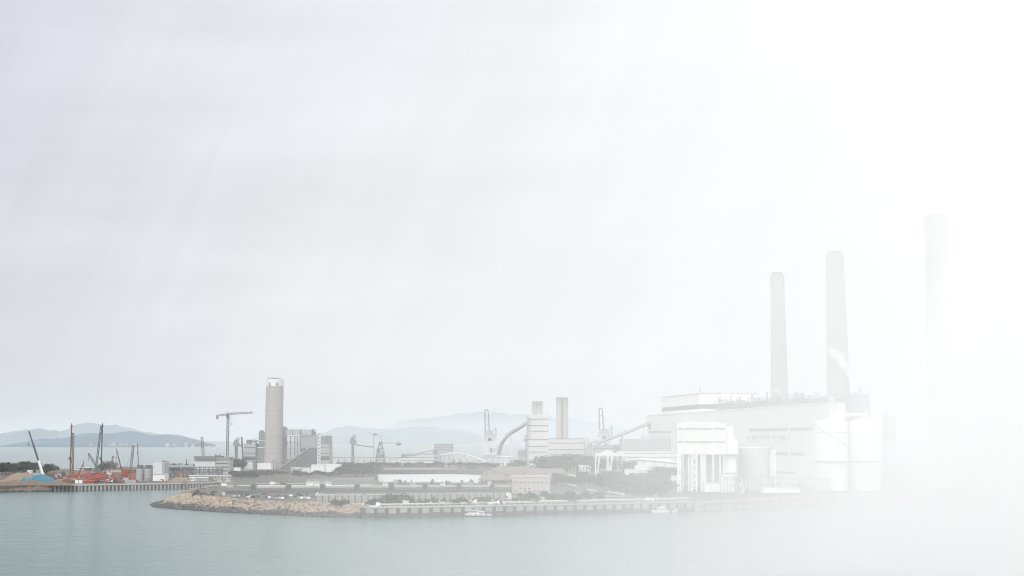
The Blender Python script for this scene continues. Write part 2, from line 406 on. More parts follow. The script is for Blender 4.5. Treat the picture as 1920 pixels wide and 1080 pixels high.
# ------------------------------------------------------------------ shared builders
def at(px, Y, z=GZ):
    p = W(px, HOR + (H - z) / Y * F, Y); return Vector((p.x, Y, z))
def simple(name, label, cat, px, Y, parts, group=None, z=GZ):
    """PARTS: list of (part name, material, [boxes as (x0, x1, ytop, ybot, dy, depth) in photo pixels at the distance Y + dy])"""
    t = thing(name, label, cat, at(px, Y, z), group)
    for pn, mt, bxs in parts:
        mb = MB()
        for x0, x1, yt, yb, dy, dep in bxs: mb.pbox(x0, x1, yt, yb, Y + dy, dep)
        mb.build(pn, mt, t)
    return t
def gpy(Y, z=GZ): return HOR + (H - z) * F / Y          # photo row of the ground at the distance Y

def quay(name, label, pts, mat, capmat, gap, wd, top=GZ):
    t = thing(name, label, 'quay wall', G(*pts[len(pts) // 2], 0))
    P = [G(x, y, top) for x, y in pts]
    face, pil, cap = MB(), MB(), MB()
    for a, b in zip(P, P[1:]):
        d = (b - a); L = d.length; d = d / L; n = Vector((d.y, -d.x, 0))
        if n.y > 0: n = -n
        def slab(m, s0, s1, o0, o1, z0, z1):
            c = [a + d * s0 + n * o0, a + d * s1 + n * o0, a + d * s1 + n * o1, a + d * s0 + n * o1]
            m.add([(q.x, q.y, z0) for q in c] + [(q.x, q.y, z1) for q in c], [(0, 1, 2, 3), (4, 5, 6, 7), (0, 1, 5, 4), (1, 2, 6, 5), (2, 3, 7, 6), (3, 0, 4, 7)])
        slab(face, 0, L, .1, 2.4, -2, top - .9)
        k = 0.0
        while k < L - wd:
            slab(pil, k, k + wd, 2.4, 3.1, -2, top - 1.2); k += gap
        slab(cap, 0, L, .05, 3.3, top - .9, top + .25)
    face.build('wall_face', mat, t); pil.build('sheet_piles', capmat, t); cap.build('cap_beam', M.concrete_pale, t)
    return t

# ------------------------------------------------------------------ the construction site on the left
quay('quay_wall', 'dark sheet pile quay wall with pale capping along the construction site', [(100, 909.3), (150, 908.5), (250, 907), (340, 905.5), (425, 903)], M.concrete_dark, M.concrete, 3.2, 1.2)
t = thing('earth_bank', 'brown eroded earth bank sloping to the water left of the quay wall', 'earth bank', G(30, 910, 0))
rng = random.Random(3)
vs, fs, n = [], [], 46
for i in range(n):
    x = -95 + 197 * i / (n - 1)
    a = G(x, 912 + (909.3 - 912) * (x + 90) / 190, GZ)
    for j, (o, z) in enumerate(((-9, 6.6), (-4, 6.2), (1, 5), (4, 2.2), (7, .6), (9, -2))):
        w = rng.uniform(-.7, .7); vs.append((a.x, a.y - o + w, z + rng.uniform(-.5, .5) * (j < 5)))
fs = [(i * 6 + j, i * 6 + j + 1, i * 6 + 7 + j, i * 6 + 6 + j) for i in range(n - 1) for j in range(5)]
MB().add(vs[:], fs).build('slope', M.soil, t)
rk = MB()
for i in range(150):
    x = rng.uniform(-95, 101); a = G(x, 912 + (909.3 - 912) * (x + 90) / 190, GZ)
    rk.rock((a.x, a.y - rng.uniform(6, 9.5), rng.uniform(-.3, .9)), rng.uniform(.7, 1.5), rng)
rk.build('toe_rocks', M.rockdark, t)

def mound(name, label, cat, prof, Y, dep, mat, seed, amp=.12, group=None):
    """a heap: PROF is its outline (px, height in m) at the distance Y"""
    rng = random.Random(seed); t = MB(); n = 40; rows = 10
    xs0, xs1 = prof[0][0], prof[-1][0]; vs = []
    for j in range(rows + 1):
        v = j / rows
        for i in range(n + 1):
            x = xs0 + (xs1 - xs0) * i / n
            for (xa, ha), (xb, hb) in zip(prof, prof[1:]):
                if xa <= x <= xb: h = ha + (hb - ha) * (x - xa) / (xb - xa); break
            p = at(x, Y + dep * v)
            k = math.sin(math.pi * min(1, max(0, v))) ** .6 * h
            k += mnoise.fractal(Vector((p.x * .12, p.y * .12, seed)), 1, 2, 4) * amp * h * (0 < v < 1)
            vs.append((p.x, p.y, GZ - .3 + max(0, k)))
    w = n + 1
    t.add(vs, [(j * w + i, j * w + i + 1, (j + 1) * w + i + 1, (j + 1) * w + i) for j in range(rows) for i in range(n)], True)
    return tag(t.build(name, mat), label, cat, group)
mound('earth_mound', 'bare tan earth mound behind the blue tarpaulin at far left', 'earth mound', [(-60, 0), (-20, .4), (6, 1), (16, 4.6), (30, 7.5), (48, 7.6), (60, 6.4), (75, 4), (100, 2), (112, 0)], 1250, 70, M.sand, 4)
mound('earth_mound', 'low brown spoil heap between the bank and the tarpaulin', 'earth mound', [(0, 0), (10, 3.2), (25, 4), (45, 3), (70, 3.5), (85, 1.5), (120, 2.2), (140, 0)], 1168, 30, M.soil, 5, .3)
mound('tarpaulin_heap', 'heap covered by a bright blue tarpaulin above the earth bank', 'tarpaulin', [(36, 0), (40, 4.5), (46, 5.5), (52, 4.8), (59, 5.2), (63, 7.4), (78, 8.2), (88, 6.8), (98, 5), (104, 2.2), (108, 0)], 1205, 24, M.tarp, 6, .10)
mound('spoil_strip', 'long brown strip of disturbed soil across the construction site', 'earth mound', [(70, 0), (95, 4), (140, 5), (180, 3.5), (230, 4.5), (255, 0)], 1480, 60, M.soil, 9, .3)

def crane(name, label, px, Y, tip, kind, bodymat, boommat, up=None, group=None, hook=None, pivz=3.0, w=1.1, face=1):
    b = at(px, Y); t = thing(name, label, 'crane', b, group)
    tr = MB()
    for s in (-1, 1):
        tr.box(b.x - 3.6, b.x + 3.6, Y + s * 2.2 - .5, Y + s * 2.2 + .5, GZ, GZ + 1.1)
    tr.build('tracks', M.rubber, t)
    MB().box(b.x - 2.4 - face, b.x + 2.4 - face, Y - 1.5, Y + 1.5, GZ + 1.3, GZ + 3.6).build('machine_house', bodymat, t)
    MB().box(b.x + face * 1.7 - .7, b.x + face * 1.7 + .7, Y - 2.9, Y - 1.55, GZ + 1.4, GZ + 3.7).build('cab', M.glass, t)
    MB().box(b.x - face * 4.2 - .6, b.x - face * 4.2 + .6, Y - 1.7, Y + 1.7, GZ + 1.2, GZ + 3.2).build('counterweight', M.dgrey, t)
    p0 = Vector((b.x + face * 1.2, Y, GZ + pivz)); p1 = W(tip[0], tip[1], Y)
    if kind == 'lattice':
        MB().lattice(p0, p1, w, max(6, int((p1 - p0).length / 2.6)), .26).build('boom', boommat, t)
        st = MB(); q = Vector((b.x - face * 3.6, Y, GZ + 6.5)); st.bar((b.x - face * 2, Y, GZ + 3.4), q, .3); st.bar(q, p1, .14); st.build('stays', M.dgrey, t)
    else:
        m = p0.lerp(p1, .38)
        MB().bar(p0, m, w * 1.15).build('boom_base', up or boommat, t)
        e = MB().bar(m, p0.lerp(p1, .72), w * .8); e.bar(p0.lerp(p1, .70), p1, w * .6); e.build('boom', boommat, t)
    h = MB(); hz = hook if hook else p1.z - (p1.z - GZ) * .25
    h.bar(p1, (p1.x, Y, hz), .12); h.box(p1.x - .5, p1.x + .5, Y - .3, Y + .3, hz - 1.3, hz); h.build('hook_block', M.dgrey, t)
    MB().box(p1.x - .5, p1.x + .5, Y - .5, Y + .5, p1.z - .6, p1.z + .5).build('boom_head', M.dgrey, t)
    return t
crane('mobile_crane', 'crane with dark telescopic boom and white lower section leaning left above the blue tarpaulin', 85, 1262, (54.5, 809.5), 'tele', M.white, M.dgrey, M.white, w=1.5, face=-1)
crane('crawler_crane', 'grey green lattice crane with a short boom leaning left beside the right piling rig', 192, 1400, (166, 851), 'lattice', M.greensteel, M.greensteel, hook=zz(860, 1400), w=1.5, face=-1)
crane('mobile_crane', 'orange crane with a thin dark boom leaning left, beside the orange frame', 233, 1330, (218.5, 843), 'tele', M.orange, M.dgrey, M.dgrey, w=1.0, face=-1)
crane('crawler_crane', 'grey lattice boom crane leaning slightly right, next to the orange frame', 241, 1350, (250, 836), 'lattice', M.orange, M.steel, w=1.6)
crane('mobile_crane', 'slim crane with a nearly upright thin boom behind the cement silos', 262, 1420, (258, 833), 'tele', M.grey, M.steel, M.steel, w=.9, face=-1)
crane('crawler_crane', 'grey lattice crane standing upright behind the block with the overhanging roof', 384.5, 1620, (378.5, 820), 'lattice', M.grey, M.steel, w=2.2, face=-1)

def rig(label, px, Y, top, mastmat, latt):
    b = at(px, Y); t = thing('piling_rig', label, 'piling rig', b)
    tr = MB()
    for s in (-1, 1): tr.box(b.x - .5, b.x + 7, Y + s * 2.2 - .55, Y + s * 2.2 + .55, GZ, GZ + 1.2)
    tr.build('tracks', M.rubber, t)
    MB().box(b.x + 1.2, b.x + 6.6, Y - 1.7, Y + 1.7, GZ + 1.3, GZ + 4).build('machine_house', M.red, t)
    zt = zz(top, Y)
    m = MB().bar((b.x, Y, GZ + .5), (b.x, Y, zt), .85); m.box(b.x - .9, b.x + .9, Y - .9, Y + .9, zt - 2.2, zt - 1.4); m.bar((b.x, Y, zt), (b.x, Y, zt + 1.4), .5)
    m.build('mast', mastmat, t)
    MB().box(b.x - 1.3, b.x + 1.0, Y - 1.6, Y - .62, GZ + 29 * .62, GZ + 29 * .62 + 2.6).build('rotary_head', M.dgrey, t)
    s = MB()
    if latt:
        s.lattice((b.x + 2.4, Y, GZ + 4), (b.x + 1.8, Y, zt - 8), 1.4, 16, .3)
    else:
        s.lattice((b.x - 5.5, Y, GZ + 4), (b.x - 1.0, Y, zt - 1), 1.3, 17, .28)
    s.build('back_leader', M.redmast if latt else M.greensteel, t)
    MB().bar((b.x + 4, Y, GZ + 4), (b.x + .3, Y, GZ + 19), .5).build('brace', mastmat, t)
    return t
rig('tall brown piling rig mast with a second tan column, left of the two rigs', 131, 1350, 796, M.rust, True)
rig('tall dark piling rig mast with sloping grey green lattice, right of the two rigs', 189, 1350, 795.5, M.dgrey, False)

def excavator(label, px, Y, mat, face, group=None):
    b = at(px, Y); t = thing('excavator', label, 'excavator', b, group)
    tr = MB()
    for s in (-1, 1): tr.box(b.x - 2.2, b.x + 2.2, Y + s * 1.4 - .4, Y + s * 1.4 + .4, GZ, GZ + 1.0)
    tr.build('tracks', M.rubber, t)
    MB().box(b.x - 2 - face * .6, b.x + 1.4 - face * .6, Y - 1.3, Y + 1.3, GZ + 1.2, GZ + 2.7).build('body', mat, t)
    MB().box(b.x + face * .9 - .7, b.x + face * .9 + .7, Y - 1.3, Y - .1, GZ + 2.72, GZ + 4.0).build('cab', M.glass, t)
    MB().poly([(b.x + face * 1.2, Y + .3, GZ + 2.4), (b.x + face * 4.2, Y + .3, GZ + 6.6), (b.x + face * 7.4, Y + .3, GZ + 4.6), (b.x + face * 7.0, Y + .3, GZ + 1.6)], .6).build('arm', mat, t)
    MB().box(b.x + face * 6.6 - .7, b.x + face * 6.6 + .7, Y - .4, Y + 1.0, GZ + .3, GZ + 1.6).build('bucket', M.dgrey, t)
excavator('orange excavator with raised arm working between the two piling rigs', 150, 1300, M.orange, 1)
excavator('red excavator with its arm bent left, right of the two white tanks', 178, 1235, M.red, -1)
excavator('small orange excavator near the quay edge below the red lattice sections', 205, 1222, M.orange, 1)
excavator('dark rusty excavator behind the blue tarpaulin', 112, 1330, M.rust, -1)

def container(label, px, Y, L, mat, h=2.6, group=None):
    b = at(px, Y); t = thing('shipping_container', label, 'container', b, group)
    m = MB().box(b.x - L / 2, b.x + L / 2, Y - 1.2, Y + 1.2, GZ + .1, GZ + h)
    for k in range(int(L / .8)): m.box(b.x - L / 2 + .3 + k * .8, b.x - L / 2 + .6 + k * .8, Y - 1.26, Y - 1.2, GZ + .3, GZ + h - .2)
    bd = m.build('corrugated_body', mat, t)
    MB().box(b.x + L / 2, b.x + L / 2 + .09, Y - 1.1, Y + 1.1, GZ + .2, GZ + h - .1).build('doors', M.dgrey, bd)
for a in [('long rust red shipping container near the left quay edge', 131, 1215, 12, M.rust), ('faded red container behind the long rusty one', 126, 1262, 9, M.red),
          ('orange container left of the two white tanks', 139, 1240, 6.1, M.orange), ('tan container beside the left piling rig', 113, 1250, 6.1, M.timber),
          ('red container below the grey green crane', 199, 1262, 12, M.red), ('brown container near the quay in front of the orange frame', 226, 1214, 6.1, M.rust),
          ('white container with a grey top right of the red excavator', 211, 1240, 10, M.white), ('pale tan container standing left of the orange frame', 219, 1240, 6.1, M.sand),
          ('faded red container on the soil behind the orange excavator', 158, 1420, 12, M.red), ('rusty container farther back between the rigs', 172, 1480, 12, M.rust),
          ('brown container behind the tarpaulin heap', 96, 1420, 9, M.rust), ('orange container back by the scrub trees', 206, 1540, 12, M.orange),
          ('grey blue container by the quay right of the orange frame', 242, 1222, 12, M.lgrey), ('red container on the quay in front of the cement silos', 252, 1232, 6.1, M.orange),
          ('white container at the left end of the soil strip', 70, 1480, 12, M.lgrey), ('pale container behind the earth mound by the dark trees', 54, 1560, 6.1, M.sand)]:
    container(*a)

def cabin(label, px0, px1, Y, h, roofmat, wallmat, cat='site cabin', name='site_cabin'):
    a = at(px0, Y); b = at(px1, Y); c = (a + b) / 2; t = thing(name, label, cat, c)
    wl = MB().box(a.x, b.x, Y, Y + 6, GZ, GZ + h).build('wall', wallmat, t)
    MB().box(a.x - .4, b.x + .4, Y - .4, Y + 6.4, GZ + h, GZ + h + .5).build('roof', roofmat, t)
    k = a.x + .8; st = max(2.2, (b.x - a.x) / 12)
    while k < b.x - 1.4: MB().box(k, k + st * .5, Y - .05, Y, GZ + h * .45, GZ + h * .75).build('window', M.glass, wl); k += st
    return t
cabin('white roofed site shed behind the orange excavator', 138, 154, 1520, 5, M.white, M.lgrey)
cabin('long white roofed shed at the back between the rigs', 147, 168, 1640, 4.5, M.white, M.rust)
cabin('low shed with pale roof behind the red lattice sections', 196, 226, 1500, 3.8, M.white, M.timber)
cabin('grey site office left of the left piling rig', 100, 124, 1560, 4, M.lgrey, M.soil)
cabin('small white hut on the mound by the dark trees', 51, 58, 1480, 5, M.white, M.white)
cabin('pale grey cabin behind the mobile crane with the white boom base', 67, 82, 1500, 5, M.lgrey, M.lgrey)

for px, lb in ((144.3, 'left'), (151.2, 'right')):
    b = at(px, 1205); t = thing('water_tank', 'white box shaped tank by the quay, the %s one of two' % lb, 'tank', b)
    MB().box(b.x - 1.35, b.x + 1.35, 1203.6, 1206.4, GZ + .25, GZ + 3.1).build('tank', M.white, t)
    MB().box(b.x - 1.4, b.x - .9, 1203.6, 1206.4, GZ, GZ + .22).box(b.x + .9, b.x + 1.4, 1203.6, 1206.4, GZ, GZ + .22).build('skid', M.dgrey, t)
    MB().lathe((b.x, 1205, GZ + 3.12), [(.4, 0), (.4, .3)], 10).build('lid', M.grey, t)

# red lattice boom sections lying in a heap, each one a thing
for i, (x0, x1, Y, z0, z1) in enumerate(((156, 176, 1216, .9, 1.0), (158, 182, 1222, 1.0, 3.6), (161, 188, 1230, 1.6, 6.4), (172, 192, 1226, .9, 4.4), (176, 196, 1240, 1, 7.2), (163, 186, 1244, 4.0, 8.4))):
    a, b = at(x0, Y), at(x1, Y); a.z += z0; b.z += z1
    o = MB().lattice(a, b, 2.1, 7, .5).build('lattice_boom_section', (M.orange, M.red)[i % 2])
    tag(o, 'orange red lattice boom section lying in the tilted heap by the quay', 'boom section', 'red lattice boom sections')
# the orange drilling frame
b = at(235, 1290); t = thing('drilling_tower', 'tall orange steel drilling frame with platforms left of the cement silos', 'drilling frame', b)
x0, x1 = at(229, 1290).x, at(240, 1290).x; m = MB()
for x in (x0, (x0 + x1) / 2, x1):
    for y in (1288, 1294): m.bar((x, y, GZ), (x, y, GZ + 10.5), .7)
for k in range(4):
    z = GZ + 2.4 * k
    for y in (1288, 1294): m.bar((x0, y, z + .3), (x1, y, z + 2.4), .4); m.bar((x1, y, z + .3), (x0, y, z + 2.4), .4)
m.build('frame', M.orange, t)
for k in (1, 2, 3, 4): MB().box(x0 - .6, x1 + .6, 1287.3, 1294.7, GZ + 2.45 * k, GZ + 2.45 * k + .35).build('platform', M.red, t)
MB().box(x0 + .7, x1 - .7, 1289, 1293, GZ + .1, GZ + 5).build('drive_unit', M.orange, t)
simple('drilling_machine', 'lower orange machine with rusty top, right of the tall drilling frame', 'machine', 247, 1290, [('body', M.orange, [(241, 254, 888, 901, 0, 5)]), ('deck', M.rust, [(241.5, 253, 881, 887.6, 1, 3)]), ('panel', M.redmast, [(243, 247, 890, 899, -.2, .15), (249, 252, 890, 899, -.2, .15)])])
# loose steel casings and timber, each on its own
rng = random.Random(11)
for i in range(26):
    px = rng.choice([rng.uniform(105, 200), rng.uniform(195, 255), rng.uniform(60, 130)]); Y = rng.uniform(1215, 1560); a = at(px, Y); L = rng.uniform(6, 13); an = rng.uniform(-.5, .5); r = rng.uniform(.5, .9)
    d = Vector((math.cos(an), math.sin(an), 0)) * L / 2
    tag(MB().tube(a - d + Vector((0, 0, r)), a + d + Vector((0, 0, r)), r, n=10).build('steel_casing', rng.choice([M.rust, M.redmast, M.rust, M.steel])), 'steel pile casing lying on the ground of the construction site', 'steel pipe', 'loose steel casings')
for i in range(14):
    px = rng.uniform(92, 250); Y = rng.uniform(1208, 1400); a = at(px, Y); w, h = rng.uniform(1.5, 3.5), rng.uniform(1, 2.2)
    tag(MB().box(a.x - w, a.x + w, Y - 1, Y + 1, GZ, GZ + h * .6).box(a.x - w * .8, a.x + w * .7, Y - .8, Y + .8, GZ + h * .62, GZ + h).build('material_stack', rng.choice([M.timber, M.sand, M.lgrey, M.white, M.rust])), 'low stack of building material on the construction site ground', 'material stack', 'building material stacks')

# cement silos, batching house, stair tower
for px, lb in ((262, 'left'), (277.5, 'right')):
    Y = 1275; b = at(px, Y); r = 6.9 * K(Y); t = thing('cement_silo', 'grey round cement silo beside the white batching house, the %s of the pair' % lb, 'silo', b)
    MB().lathe((b.x, Y, GZ), [(r, 0), (r, zz(879, Y) - GZ)], 24).build('shell', M.lgrey, t)
    rb = MB()
    for k in range(1, 4): rb.lathe((b.x, Y, GZ + k * 2.8), [(r + .02, 0), (r + .12, .05), (r + .12, .2), (r + .02, .25)], 24)
    rb.build('bands', M.grey, t)
    zt = zz(878.8, Y)
    MB().lathe((b.x, Y, zt), [(r * .98, 0), (r * .8, 1.0), (r * .35, 2.2)], 20).build('cone_roof', M.dgrey, t)
    MB().box(b.x - r * .7, b.x + r * .8, Y - 1, Y + 1, zt + 1.3, zt + 3.2).build('dust_filter', M.dgrey, t)
Y = 1260; b = at(297, Y); t = thing('batching_house', 'white two tier batching house next to the cement silos', 'building', b)
MB().pbox(286.5, 309, 889, gpy(Y), Y, 14).build('wall', M.white, t)
MB().pbox(286.8, 303.5, 868, 889, Y + .4, 10).build('upper_wall', M.white_clad, t)
MB().pbox(304, 307, 899, gpy(Y), Y - .15, .12).build('door', M.dgrey, t)
MB().pbox(286.2, 309.4, 888.4, 889.6, Y - .3, .28).build('eaves_trim', M.lgrey, t)
Y = 1285; b = at(308.5, Y); t = thing('stair_tower', 'grey open stair tower right of the white batching house', 'stair tower', b)
MB().pbox(304.2, 314, 866, gpy(Y), Y, 5).build('casing', M.lgrey, t)
m = MB()
for k in range(9): m.pbox(304, 314.2, 868 + k * 4.1, 868.7 + k * 4.1, Y - .4, .38)
m.build('landings', M.steel, t); MB().pbox(303.5, 308, 863.5, 866, Y, 4).pbox(309, 313, 864.5, 866, Y, 4).build('roof_plant', M.grey, t)

# pipe rack with the long platform
Y = 1345; b = at(360, Y); t = thing('pipe_rack', 'long dark steel pipe rack with a grey platform right of the stair tower', 'pipe rack', b)
m = MB()
for k in range(13):
    x = at(316 + k * 8.2, Y).x
    for y in (Y, Y + 7): m.bar((x, y, GZ), (x, y, zz(876.5, Y)), .55)
for zl in (893, 887, 881):
    for y in (Y, Y + 7): m.bar((at(316, Y).x, y, zz(zl, Y)), (at(414, Y).x, y, zz(zl, Y)), .5)
for k in range(12):
    a, c = at(316 + k * 8.2, Y).x, at(324.2 + k * 8.2, Y).x
    if k % 2: a, c = c, a
    m.bar((a, Y, zz(893, Y)), (c, Y, zz(881, Y)), .35)
m.build('frame', M.dgrey, t)
MB().pbox(314.5, 416, 875, 877, Y - .6, 8.5).build('deck', M.steel, t)
m = MB()
for z in (883.5, 886): m.tube(W(316, z, Y + 3), W(412, z, Y + 3), .55)
m.build('pipes', M.lgrey, t)
MB().pbox(316, 362, 872.5, 875, Y + 2, 4).build('deck_house', M.lgrey, t)
rng = random.Random(5)
m = MB()
for x in (318, 322.5, 326, 330, 334.5, 340, 346, 351, 358, 361.5): h = rng.uniform(1.5, 4); m.pbox(x, x + rng.uniform(1.2, 3.2), 872.4 - h, 872.4, Y + 2.5, 2)
m.bar(W(349.5, 873, Y + 3), W(349.5, 861, Y + 3), .6)
m.build('deck_plant', M.dgrey, t)

# control block with the overhanging roof
Y = 1500; b = at(395, Y); t = thing('control_block', 'white block with a dark overhanging roof slab and grey annex', 'building', b)
MB().pbox(365, 403, 862.5, gpy(Y), Y, 25).build('wall', M.white_clad, t)
MB().pbox(363.3, 403.2, 855.5, 862.2, Y - 2, 28).build('roof_slab', M.steel, t)
MB().pbox(403.3, 429.5, 863, gpy(Y), Y + 1, 22).build('annex', M.lgrey, t)
MB().pbox(403.3, 430, 857, 862.8, Y + .5, 23).build('annex_roof', M.grey, t)
m = MB().pbox(404.5, 411, 854, 857, Y + 4, 6).pbox(413, 418, 855, 857, Y + 4, 6).bar(W(403.7, 858, Y + 2), W(403.7, 851, Y + 2), .6).bar(W(413, 857, Y + 2), W(413, 851, Y + 2), .5)
m.build('roof_plant', M.dgrey, t)
m = MB()
for k in range(3): m.pbox(405, 428, 868 + k * 7, 870 + k * 7, Y + .8, .18)
m.build('window_bands', M.glass, t)

# tower crane
Y = 1560; b = at(425.5, Y); t = thing('tower_crane', 'tall grey tower crane with a thin jib pointing right', 'tower crane', b)
zj = zz(778, Y)
MB().lattice((b.x, Y, GZ), (b.x, Y, zj), 2.1, 30, .42).build('mast', M.steel, t)
MB().box(b.x - 1.6, b.x + 1.6, Y - 1.6, Y + 1.6, zz(858, Y) - 5, zz(856, Y)).build('base_collar', M.grey, t)
MB().lattice((b.x, Y, zj + 1), W(474, 773.5, Y), 1.5, 16, .34).build('jib', M.steel, t)
MB().lattice((b.x, Y, zj + .5), W(405, 779.5, Y), 1.3, 6, .34).build('counter_jib', M.steel, t)
MB().pbox(405.2, 409, 780, 786, Y - 1, 2).build('counterweight', M.grey, t)
MB().pbox(424, 427.4, 777, 783, Y - 2.2, 2.4).build('cab', M.dgrey, t)
m = MB().bar(W(434.5, 777, Y), W(434.5, 793, Y), .12).pbox(434, 435.2, 793, 797.5, Y - .3, .6); m.build('hook_block', M.dgrey, t)
m = MB().bar((b.x, Y, zj), W(425.5, 772.5, Y), .5).bar(W(425.5, 772.5, Y), W(458, 774.5, Y), .16).bar(W(425.5, 772.5, Y), W(407, 778.5, Y), .16); m.build('tie_bars', M.steel, t)
MB().pbox(421, 429.5, 858, gpy(Y), Y - 2.5, 5).build('foundation_tower', M.lgrey, t)

# low sheds and plant between the quay and the chimney
cabin('long low white shed behind the quay, longest of the low sheds', 356, 432, 1330, 3.6, M.white, M.lgrey, 'shed', 'low_shed')
cabin('flat white shed nearer the quay in front of the long shed', 355, 392, 1290, 2.6, M.white, M.lgrey, 'shed', 'low_shed')
cabin('small tan hut on the quay edge', 391, 396.5, 1252, 4, M.sand, M.sand, 'hut', 'tan_hut')
mound('sand_heap', 'tan sand heap behind the dark pipe rack', 'sand heap', [(325, 0), (335, 5), (342, 8), (350, 8), (358, 3), (362, 0)], 1400, 30, M.sand, 21)
mound('sand_heap', 'pale sand heap right of the white batching house', 'sand heap', [(310, 0), (326, 3), (340, 4.4), (352, 1.5), (358, 0)], 1262, 18, M.sand, 22)
rng = random.Random(15)
for i in range(16):
    px = rng.uniform(262, 440); Y = rng.uniform(1215, 1290); a = at(px, Y); w = rng.uniform(1.2, 3.4)
    tag(MB().box(a.x - w, a.x + w, Y - 1, Y + 1, GZ, GZ + rng.uniform(.8, 2)).box(a.x - w * .5, a.x + w * .4, Y - .7, Y + .7, GZ + 2.02, GZ + 2.6).build('pallet_load', rng.choice([M.white, M.timber, M.sand, M.lgrey, M.grey])), 'low load of boxes standing along the quay behind the pile wall', 'pallet load', 'loads along the quay')

# ------------------------------------------------------------------ gas turbine blocks round the left chimney
Y = 1830
def chimney(label, cx, Y, prof, cap, capmat, mat, extra=None):
    """PROF: (py, half width in px) from the foot up"""
    b = at(cx[0], Y); t = thing('chimney', label, 'chimney', b); k = K(Y)
    y0, r0 = prof[0]
    def xat(py): f = (py - prof[-1][0]) / (y0 - prof[-1][0]); return cx[1] + (cx[0] - cx[1]) * f
    P = [(max(.1, r * k), zz(p, Y) - GZ) for p, r in prof]; P[0] = (P[0][0], 0)
    MB().lathe(b, P, 40).build('shaft', mat, t)
    if cap:
        yc, yb, rc = cap
        MB().lathe((b.x, Y, zz(yb, Y)), [(rc * k, 0), (rc * k, (yb - yc) * k)], 40).build('top_band', capmat, t)
    return t, b
t, b = chimney('grey concrete chimney with a white top band, beside the tower crane', (512.5, 512.5), Y, [(878, 17.2), (840, 16.8), (800, 16.6), (724.8, 16.2), (711, 15.2)], (711.2, 724.8, 16.5), M.white, M.concrete)
k = K(Y); zt = zz(711, Y)
m = MB()
for dx, r in ((-5.5, 5.0), (4.5, 5.4)): m.lathe((b.x + dx * k, Y, zt - .5), [(r * k, 0), (r * k, 1.9)], 20)
m.box(b.x - 13 * k, b.x + 4 * k, Y - 9, Y - 8.6, zt + .7, zt + 1.5)
m.build('flues', M.grey, t)
m = MB()
for dx in (-7.5, 7.2): m.box(b.x + dx * k - .9, b.x + dx * k + .9, Y - 11.6, Y - 9, zz(723.5, Y), zz(718, Y))
m.build('openings', M.grey, t)
for q in (816, 840, 858): MB().lathe((b.x, Y, zz(q, Y)), [(16.85 * k, 0), (17.3 * k, .1), (17.3 * k, .7), (16.85 * k, .8)], 40).build('gallery', M.concrete_pale, t)

t = thing('boiler_block', 'grey banded turbine block left of the concrete chimney', 'power block', at(472, Y))
m = MB().pbox(457, 479, 832, gpy(Y), Y - 4, 40); m.build('wall', M.lgrey, t)
m = MB().pbox(456.8, 479.2, 838.6, 839.8, Y - 4.3, .28).pbox(456.8, 479.2, 849, 850.2, Y - 4.3, .28); m.build('joint_bands', M.dgrey, t)
MB().pbox(457.3, 478.7, 856, 863, Y - 4.25, .2).build('louvre_band', M.louvre, t)
MB().pbox(479.1, 496.5, 840, gpy(Y), Y - 1, 36).build('duct_casing', M.grey, t)
m = MB().pbox(485, 496.4, 812, 839.8, Y, 32); m.tube(W(490.7, 812.2, Y), W(490.7, 812.2, Y + 32), 5.6 * k, n=20); m.build('exhaust_duct', M.grey, t)
MB().pbox(462, 470.5, 824.5, 831.8, Y + 2, 10).build('roof_plant', M.steel, t)
m = MB()
pl = [(466, 833), (470, 829), (476, 827), (484, 826.5)]
for (xa, ya), (xb, yb) in zip(pl, pl[1:]): m.bar(W(xa, ya, Y - 2), W(xb, yb, Y - 2), 1.4)
m.bar(W(478, 829, Y - 2), W(478, 848, Y - 2), 1.2).bar(W(481, 829, Y - 2), W(481, 842, Y - 2), 1.2).bar(W(463, 828, Y), W(484, 821, Y), .4)
m.build('pipework', M.steel, t)
m = MB().pbox(484.8, 496.6, 826, 827, Y - .5, .45).pbox(478.8, 496.6, 838.4, 839.6, Y - 1.5, .45); m.build('walkways', M.white, t)

t = thing('exhaust_duct_bridge', 'grey elbow and long duct joining the concrete chimney to the tall block', 'duct', W(556, 816, Y))
m = MB()
m.pbox(537, 584, 806, 816.2, Y, 14)
m.build('duct', M.lgrey, t)
m = MB(); a0 = None
el = [(528.5, 800), (532, 799.5), (535, 801), (537.2, 806), (537.2, 816.5), (528.5, 817.5)]
n = len(el); vs = [W(x, y, Y) for x, y in el] + [W(x, y, Y) + Vector((0, 13.5, 0)) for x, y in el]
m.add(vs, [tuple(range(n)), tuple(range(n, 2 * n))] + [(i, (i + 1) % n, n + (i + 1) % n, n + i) for i in range(n)]); m.build('elbow', M.grey, t)
m = MB()
for x in (548, 562, 563.8): m.pbox(x, x + 1.4, 805.4, 816.6, Y - .4, .38)
m.build('flanges', M.steel, t)
m = MB().bar(W(541, 804.5, Y), W(583, 804.5, Y), .3)
for x in range(541, 584, 6): m.bar(W(x, 806, Y), W(x, 804.5, Y), .3)
m.build('railing', M.steel, t)

